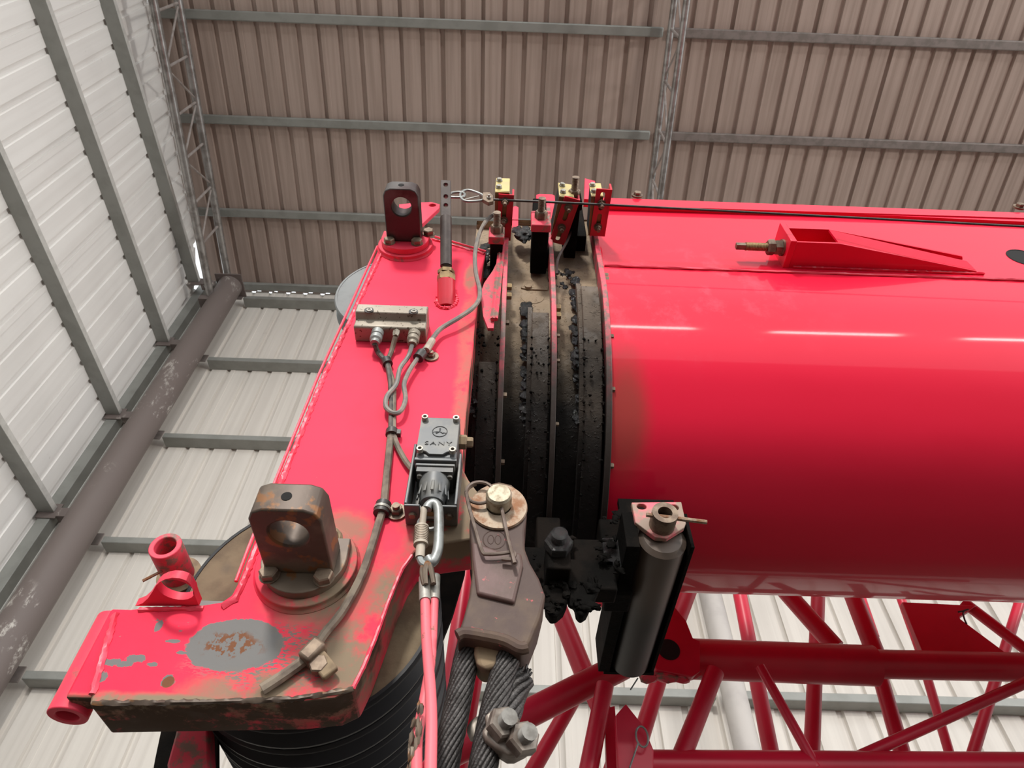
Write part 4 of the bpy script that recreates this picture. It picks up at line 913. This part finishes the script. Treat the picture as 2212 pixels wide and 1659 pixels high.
# carabiner and the two coated ropes below
yk = eye.y - .010
kc = thing('carabiner', 'big steel screw-gate carabiner hanging from the grey switch', 'carabiner', PY(930, 1230, yk))
K = lambda pts, y=yk: [PY(u, v, y) for u, v in pts]
bm = BM(); tube(bm, smoothpts(K([(922, 1100), (926, 1092), (936, 1087), (945, 1094), (948, 1114), (948, 1150), (946, 1185), (940, 1205), (932, 1215), (925, 1205)]), 4), .0058, 14); part('body', bm, 'carabiner_steel', kc)
bm = BM(); P = K([(911, 1138), (909, 1178)]); tube(bm, P, .0082, 20); sl = part('screw_sleeve', bm, 'tape_tan', kc)
bm = BM(); 
for i in range(9): c = P[0].lerp(P[1], .1 + i * .09); tube(bm, [c, c + (P[1] - P[0]) * .03], .0086, 20)
part('knurl', bm, 'bolt_dirty', sl)
bm = BM(); tube(bm, K([(909, 1178), (907, 1205)]), .0052, 14); part('gate', bm, 'tape_tan', kc)
bm = BM(); tube(bm, K([(916, 1098), (912, 1138)]), .004, 12); part('gate_hinge', bm, 'tape_tan', kc)
bm = BM(); tube(bm, smoothpts(K([(907, 1205), (912, 1216), (926, 1222), (934, 1212)]), 3), .004, 10); part('nose', bm, 'carabiner_steel', kc)
def coated(pix, r, lab, ys, fray=False):
    t = thing('coated_rope', lab, 'rope', PY(*pix[-1], ys[-1]), 'coated ropes hanging from the carabiner')
    P = smoothpts([PY(u, v, y) for (u, v), y in zip(pix, ys)], 5)
    bm = BM(); tube(bm, P, r, 12); part('coating', bm, 'red_cable', t)
    q = P[0]; d = (P[1] - P[0]).normalized()
    bm = BM(); tube(bm, [q - d * .028, q + d * .004], r * 1.25, 14); part('ferrule', bm, 'bolt_bright', t)
    return t, P
y0 = yk + .004
ta, Pa = coated([(918, 1292), (921, 1380), (929, 1480), (932, 1560), (930, 1659), (928, 1760)], .0050, 'pink coated rope hanging straight down in front from the carabiner', [y0, y0 - .01, y0 - .03, y0 - .04, y0 - .05, y0 - .06])
tb_, Pb = coated([(938, 1290), (936, 1340), (930, 1430), (915, 1520), (902, 1590), (900, 1659), (902, 1760)], .0048, 'worn pink coated rope crossing behind with split brown coating', [y0 + .006, y0 + .002, y0 - .01, y0 - .015, y0 - .02, y0 - .03, y0 - .04])
bm = BM(); c = PY(897, 1600, y0 - .027)
for i in range(24): lump(bm, c + Vector((random.uniform(-.004, .004), random.uniform(-.004, .002), random.uniform(-.03, .03))), .0022, 1, .4, (1, 1, 3))
part('split_coating', bm, 'lug_steel', tb_, kind='stuff')
bm = BM(); tube(bm, smoothpts(K([(918, 1265), (912, 1235), (918, 1213), (926, 1212), (932, 1235), (936, 1262)], yk + .001), 4), .0032, 8)
for dx in (5, 10): tube(bm, smoothpts(K([(918 + dx * .3, 1262), (914 + dx * .6, 1232), (921 + dx * .5, 1214), (930 + dx * .3, 1240), (936, 1260)], yk - .003), 4), .0022, 7)
part('rope_eye', bm, 'lug_steel', ta)

# ================================================================== WEDGE SOCKET, HOIST ROPE, CLIP
yso = YH - .045
ws = thing('wedge_socket', 'brown cast wedge socket pinned to the right side of the head', 'socket', PY(1065, 1400, yso))
O = [(1022, 1080), (1032, 1062), (1052, 1046), (1078, 1040), (1105, 1046), (1126, 1064), (1137, 1090), (1138, 1115), (1133, 1150), (1134, 1185), (1145, 1215), (1165, 1250), (1178, 1285), (1166, 1335), (1148, 1380), (1136, 1402), (1122, 1412), (1085, 1394), (1040, 1384), (1000, 1380), (990, 1390), (988, 1372), (1002, 1330), (1014, 1285), (1020, 1235), (1018, 1180), (1014, 1130)]
V = [PY(u, v, yso) for u, v in O]
pc = PY(1077, 1097, yso)
bm = BM(); plate(bm, [(p.x, p.z) for p in V], [circ(pc.x, pc.z, .014, 20)], (0, yso, 0), X, Z, Y, .052); part('socket_body', bm, 'socket_cast', ws, bevel=.0085, segs=4, smooth=60)
V = [PY(u, v, yso - .003) for u, v in ((1019, 1170), (1075, 1190), (1126, 1196), (1130, 1222), (1111, 1304), (1030, 1284), (1021, 1210))]
bm = BM(); plate(bm, [(p.x, p.z) for p in V], [], (0, yso - .005, 0), X, Z, Y, .010); part('raised_panel', bm, 'socket_panel', ws, bevel=.003, segs=3, smooth=60)
bm = BM(); P = [PY(u, v, yso - .002) for u, v in ((988, 1374), (1005, 1368), (1045, 1374), (1090, 1384), (1122, 1400), (1138, 1398))]; tube(bm, smoothpts(P, 4), .0062, 10); part('mouth_lip', bm, 'socket_cast', ws)
bm = BM(); p = PY(1068, 1166, yso); tube(bm, [Vector((p.x + .0125 * math.cos(q), yso + .0003, p.z + .0125 * math.sin(q))) for q in [2 * math.pi * i / 24 for i in range(24)]], .0008, 5, closed=True)
for k_ in range(2): 
    cc_ = Vector((p.x + (-.004 if k_ == 0 else .004), yso + .0003, p.z)); tube(bm, [cc_ + Vector((.0034 * math.cos(q), 0, .006 * math.sin(q))) for q in [2 * math.pi * i / 12 for i in range(12)]], .0007, 5, closed=True)
part('cast_mark', bm, 'socket_cast', ws)
V = [PY(u, v, yso + .012) for u, v in ((1026, 1370), (1092, 1384), (1086, 1420), (1070, 1440), (1048, 1446), (1030, 1434), (1024, 1410))]
bm = BM(); plate(bm, [(p.x, p.z) for p in V], [], (0, yso + .012, 0), X, Z, Y, .03); part('wedge', bm, 'dusty_tan', ws, bevel=.004, segs=3)
# pin, washer, spring pin
pn = thing('socket_pin', 'bright round pin head with a rusty washer through the wedge socket', 'pin', pc)
bm = BM(); lathe(bm, [(.0145, 0), (.0325, 0), (.0335, .0015), (.0325, .004), (.0145, .004)], (pc.x, yso, pc.z), -Y, 44, True); part('washer', bm, 'rust_steel', pn)
bm = BM(); lathe(bm, [(0, -.05), (.0135, -.05), (.0135, 0), (.0150, .002), (.0150, .017), (.0130, .020), (0, .020)], (pc.x, yso - .004, pc.z + .002), -Y, 36); part('pin_body', bm, 'pin_head', pn)
ysp = yso - .012
sp_ = thing('spring_pin', 'bent rusty wire spring pin with a round coil on the wedge socket', 'pin', PY(1040, 1200, ysp))
c = PY(1037, 1064, ysp); P = [Vector((c.x + .0160 * math.cos(q), ysp - .0016 * q / 3, c.z + .0155 * math.sin(q))) for q in [math.radians(185 - i * 15) for i in range(30)]]
P += [PY(u, v, ysp - .004) for u, v in ((1058, 1080), (1040, 1087), (1022, 1078))] if 0 else []
bm = BM(); tube(bm, P, .0021, 8)
tube(bm, smoothpts([P[0]] + [PY(u, v, ysp) for u, v in ((1012, 1090), (1026, 1140), (1041, 1190), (1052, 1197), (1080, 1196), (1108, 1193), (1112, 1200), (1106, 1208))], 4), .0021, 8)
tube(bm, [Vector((pc.x + .003, yso - .014, pc.z - .010)), PY(1098, 1165, ysp - .002), PY(1112, 1217, ysp - .004)], .0022, 8)
tube(bm, [PY(1084, 1207, ysp), PY(1104, 1209, ysp)], .0026, 8)
part('wire', bm, 'steel_wire', sp_)
# ropes
def laid(bm, path, R_, n=16, rs=None, turns_per=.17, seg=10, phase=0):
    P = smoothpts(path, seg); N = len(P); rs = rs or R_ * .19; s = 0; S = [0]
    for a, c in zip(P, P[1:]): s += (c - a).length; S.append(s)
    T = [(P[min(i + 1, N - 1)] - P[max(i - 1, 0)]).normalized() for i in range(N)]
    x = frame(T[0])[0]; FR = []
    for i in range(N): x = (x - T[i] * x.dot(T[i])).normalized(); FR.append((x.copy(), T[i].cross(x)))
    for k_ in range(n):
        Q = []
        for i in range(N):
            q = 2 * math.pi * (k_ / n + S[i] / turns_per) + phase; Q.append(P[i] + (FR[i][0] * math.cos(q) + FR[i][1] * math.sin(q)) * (R_ - rs))
        tube(bm, Q, rs, 6)
    tube(bm, P, R_ * .80, 12)
    return bm
yr = yso + .026
hr = thing('hoist_rope', 'twisted steel hoist rope leaving the socket on its left side', 'rope', PY(960, 1659, yr), 'steel rope legs below the wedge socket')
bm = BM(); laid(bm, [PY(u, v, yr) for u, v in ((1018, 1375), (1004, 1440), (985, 1540), (968, 1620), (955, 1700), (940, 1800))], .0128, seg=14); part('strands', bm, 'rope_steel', hr, smooth=70)
hr = thing('hoist_rope', 'twisted steel rope tail leaving the socket on its right side', 'rope', PY(1045, 1659, yr), 'steel rope legs below the wedge socket')
bm = BM(); laid(bm, [PY(u, v, yr - .006) for u, v in ((1104, 1385), (1094, 1430), (1078, 1490), (1066, 1540), (1054, 1600), (1040, 1680), (1024, 1790))], .0132, seg=14); part('strands', bm, 'rope_steel', hr, smooth=70)
hr = thing('rope_tail', 'frayed cut rope end above the rope clip', 'rope', PY(1120, 1470, yr), None)
bm = BM(); laid(bm, [PY(u, v, yr + .004) for u, v in ((1126, 1462), (1110, 1490), (1098, 1530), (1085, 1570), (1070, 1620))], .0145, n=11, seg=12, rs=.0034); part('strands', bm, 'rope_steel', hr, smooth=70)
bm = BM()
for i in range(30):
    a = PY(1118 + random.uniform(-12, 16), 1478, yr + random.uniform(-.006, .012)); tube(bm, [a, a + Vector((.004 + random.uniform(-.002, .004), 0, .014 + random.uniform(-.004, .006)))], .0011, 4)
part('frayed_wires', bm, 'rope_steel', hr, kind='stuff')
# rope clip
yc_ = yr - .02
rc = thing('rope_clip', 'cast rope clip with two nuts clamping the rope tail', 'clip', PY(1090, 1630, yc_))
V = [PY(u, v, yc_) for u, v in ((1046, 1552), (1064, 1538), (1084, 1536), (1100, 1548), (1122, 1570), (1140, 1590), (1148, 1605), (1140, 1622), (1112, 1636), (1096, 1636), (1070, 1620), (1048, 1604), (1040, 1585), (1052, 1570))]
bm = BM(); plate(bm, [(p.x, p.z) for p in V], [], (0, yc_ - .006, 0), X, Z, Y, .022); part('saddle', bm, 'clamp_cast', rc, bevel=.005, segs=3, smooth=60)
bm = BM(); P = [PY(1087, 1572, yc_ - .01), PY(1070, 1566, yc_ + .02), PY(1040, 1562, yc_ + .035), PY(1024, 1575, yc_ + .035), PY(1030, 1592, yc_ + .035)]; tube(bm, smoothpts(P, 4), .0068, 12); part('u_bolt', bm, 'clamp_cast', rc)
for u, v in ((1082, 1570), (1124, 1602)):
    p = PY(u, v, yc_ - .006); ax = Vector((.35, -1, .0)).normalized()
    bm = BM(); hexb(bm, p, ax, .0145, .012, 0, rot=.3); part('nut', bm, 'clamp_cast', rc)
    bm = BM(); thread(bm, p + ax * .012, ax, .0075, .010, .002); part('stud_end', bm, 'bolt_dull', rc)

# ================================================================== FOLDED LATTICE JIB behind and below the boom
YJ = 1.55
jib = thing('lattice_jib', 'red tubular lattice jib folded behind and below the boom', 'lattice jib', PY(1800, 1440, YJ))
def jt(name, a, b_, wpx, y, y2=None, par=jib):
    A, B_ = PY(*a, y), PY(*b_, y2 or y)
    def dep(p): return -(R.transposed() @ p).z
    r = wpx / 2 / F * (dep(A) + dep(B_)) / 2
    bm = BM(); tube(bm, [A, B_], r, 20); part(name, bm, 'red_jib', par)
    return A, B_, r
jt('chord', (1435, 1421), (1888, 1438), 84, YJ); A, B_, r = jt('chord', (1870, 1434), (2240, 1442), 60, YJ)
bm = BM(); tube(bm, [B_, B_ + X * 4], r, 16); part('chord', bm, 'red_jib', jib)
jt('chord', (1380, 1655), (2260, 1660), 64, YJ - .05); 
jt('chord', (890, 1668), (1346, 1438), 60, YJ, YJ + .0)
LT = [((1200, 1300), (1262, 1455), 42, 1.85), ((1262, 1455), (1310, 1560), 40, 1.85), ((1307, 1480), (1268, 1680), 40, 1.5), ((1432, 1440), (1376, 1620), 36, 1.9), ((1545, 1450), (1462, 1660), 40, 1.5),
      ((1490, 1270), (1440, 1400), 36, 1.75), ((1594, 1262), (1670, 1650), 32, 1.95), ((1690, 1270), (1806, 1400), 38, 1.6), ((1642, 1440), (1764, 1659), 22, 1.48), ((1768, 1270), (1752, 1659), 31, 1.75),
      ((1836, 1270), (1898, 1430), 38, 1.6), ((1895, 1440), (1958, 1659), 34, 1.7), ((1858, 1275), (1892, 1375), 14, 2.0), ((1935, 1262), (2000, 1440), 19, 1.95), ((1996, 1440), (2060, 1659), 20, 1.95),
      ((2206, 1290), (2092, 1659), 22, 1.9), ((1800, 1660), (2225, 1470), 24, 1.5), ((2080, 1300), (2225, 1410), 24, 1.6),
      ((1008, 1230), (952, 1659), 40, 1.6), ((1042, 1380), (990, 1680), 32, 1.75), ((1290, 1290), (1325, 1318), 24, 1.8), ((1245, 1500), (1130, 1700), 34, 1.95), ((1350, 1560), (1310, 1690), 30, 1.8)]
for a, b_, w_, y_ in LT: jt('lattice_tube', a, b_, w_, y_)
def gus(pix, y, holes=(), th=.02, name='gusset_plate'):
    V = [PY(u, v, y) for u, v in pix]; hs = []
    for u, v, r in holes: p = PY(u, v, y); hs.append(circ(p.x, p.z, r, 24))
    bm = BM(); plate(bm, [(p.x, p.z) for p in V], hs, (0, y, 0), X, Z, Y, th); return part(name, bm, 'red_jib', jib, bevel=.002)
gus([(1400, 1290), (1445, 1295), (1482, 1340), (1497, 1378), (1512, 1384), (1512, 1450), (1495, 1462), (1420, 1448), (1395, 1420)], YJ - .06)
p = PY(1445, 1403, YJ - .061); bm = BM(); disc(bm, (p.x, YJ - .0605, p.z), -Y, .026, .0012, 28); part('pin_bore_disc', bm, 'hole_black', jib)  # black disc laid on the gusset paints the bore's dark inside
bm = BM(); 
for u, v, r in ((1440, 1462, .02), (1470, 1464, .016), (1400, 1466, .014), (1495, 1458, .014), (1420, 1458, .012)): lump(bm, PY(u, v, YJ - .04), r, 2, .2, (1.6, 1, .7))
part('torn_flange', bm, 'red_dusty', jib, kind='stuff')
V = ((1949, 1300), (2110, 1308), (2074, 1332), (2075, 1337), (2180, 1415), (1995, 1412)); gus(V, YJ + .03)
gus([(1330, 1545), (1352, 1520), (1392, 1570), (1412, 1620), (1412, 1700), (1336, 1700)], YJ - .12)
gus([(1306, 1530), (1328, 1524), (1345, 1700), (1312, 1700)], YJ - .05)
hp = thing('hairpin_clip', 'thin steel ring clip hooked on the lower red jib gusset', 'clip', PY(1386, 1600, YJ - .14))
c = PY(1387, 1591, YJ - .14); bm = BM(); tube(bm, [c + Vector((.012 * math.cos(q), 0, .020 * math.sin(q))) for q in [2 * math.pi * i / 24 for i in range(24)]], .0022, 7, closed=True); tube(bm, [c + Vector((-.009, 0, -.012)), PY(1360, 1659, YJ - .14)], .002, 6); part('wire', bm, 'carabiner_steel', hp)
bm = BM(); tube(bm, smoothpts([PY(u, v, YJ) for u, v in ((2070, 1322), (2080, 1320), (2092, 1316), (2081, 1322), (2083, 1336), (2088, 1348))], 3), .0022, 6); single('loose_wire', bm, 'rubber_black', 'short curly black wire end on the jib gusset under the boom', 'wire')
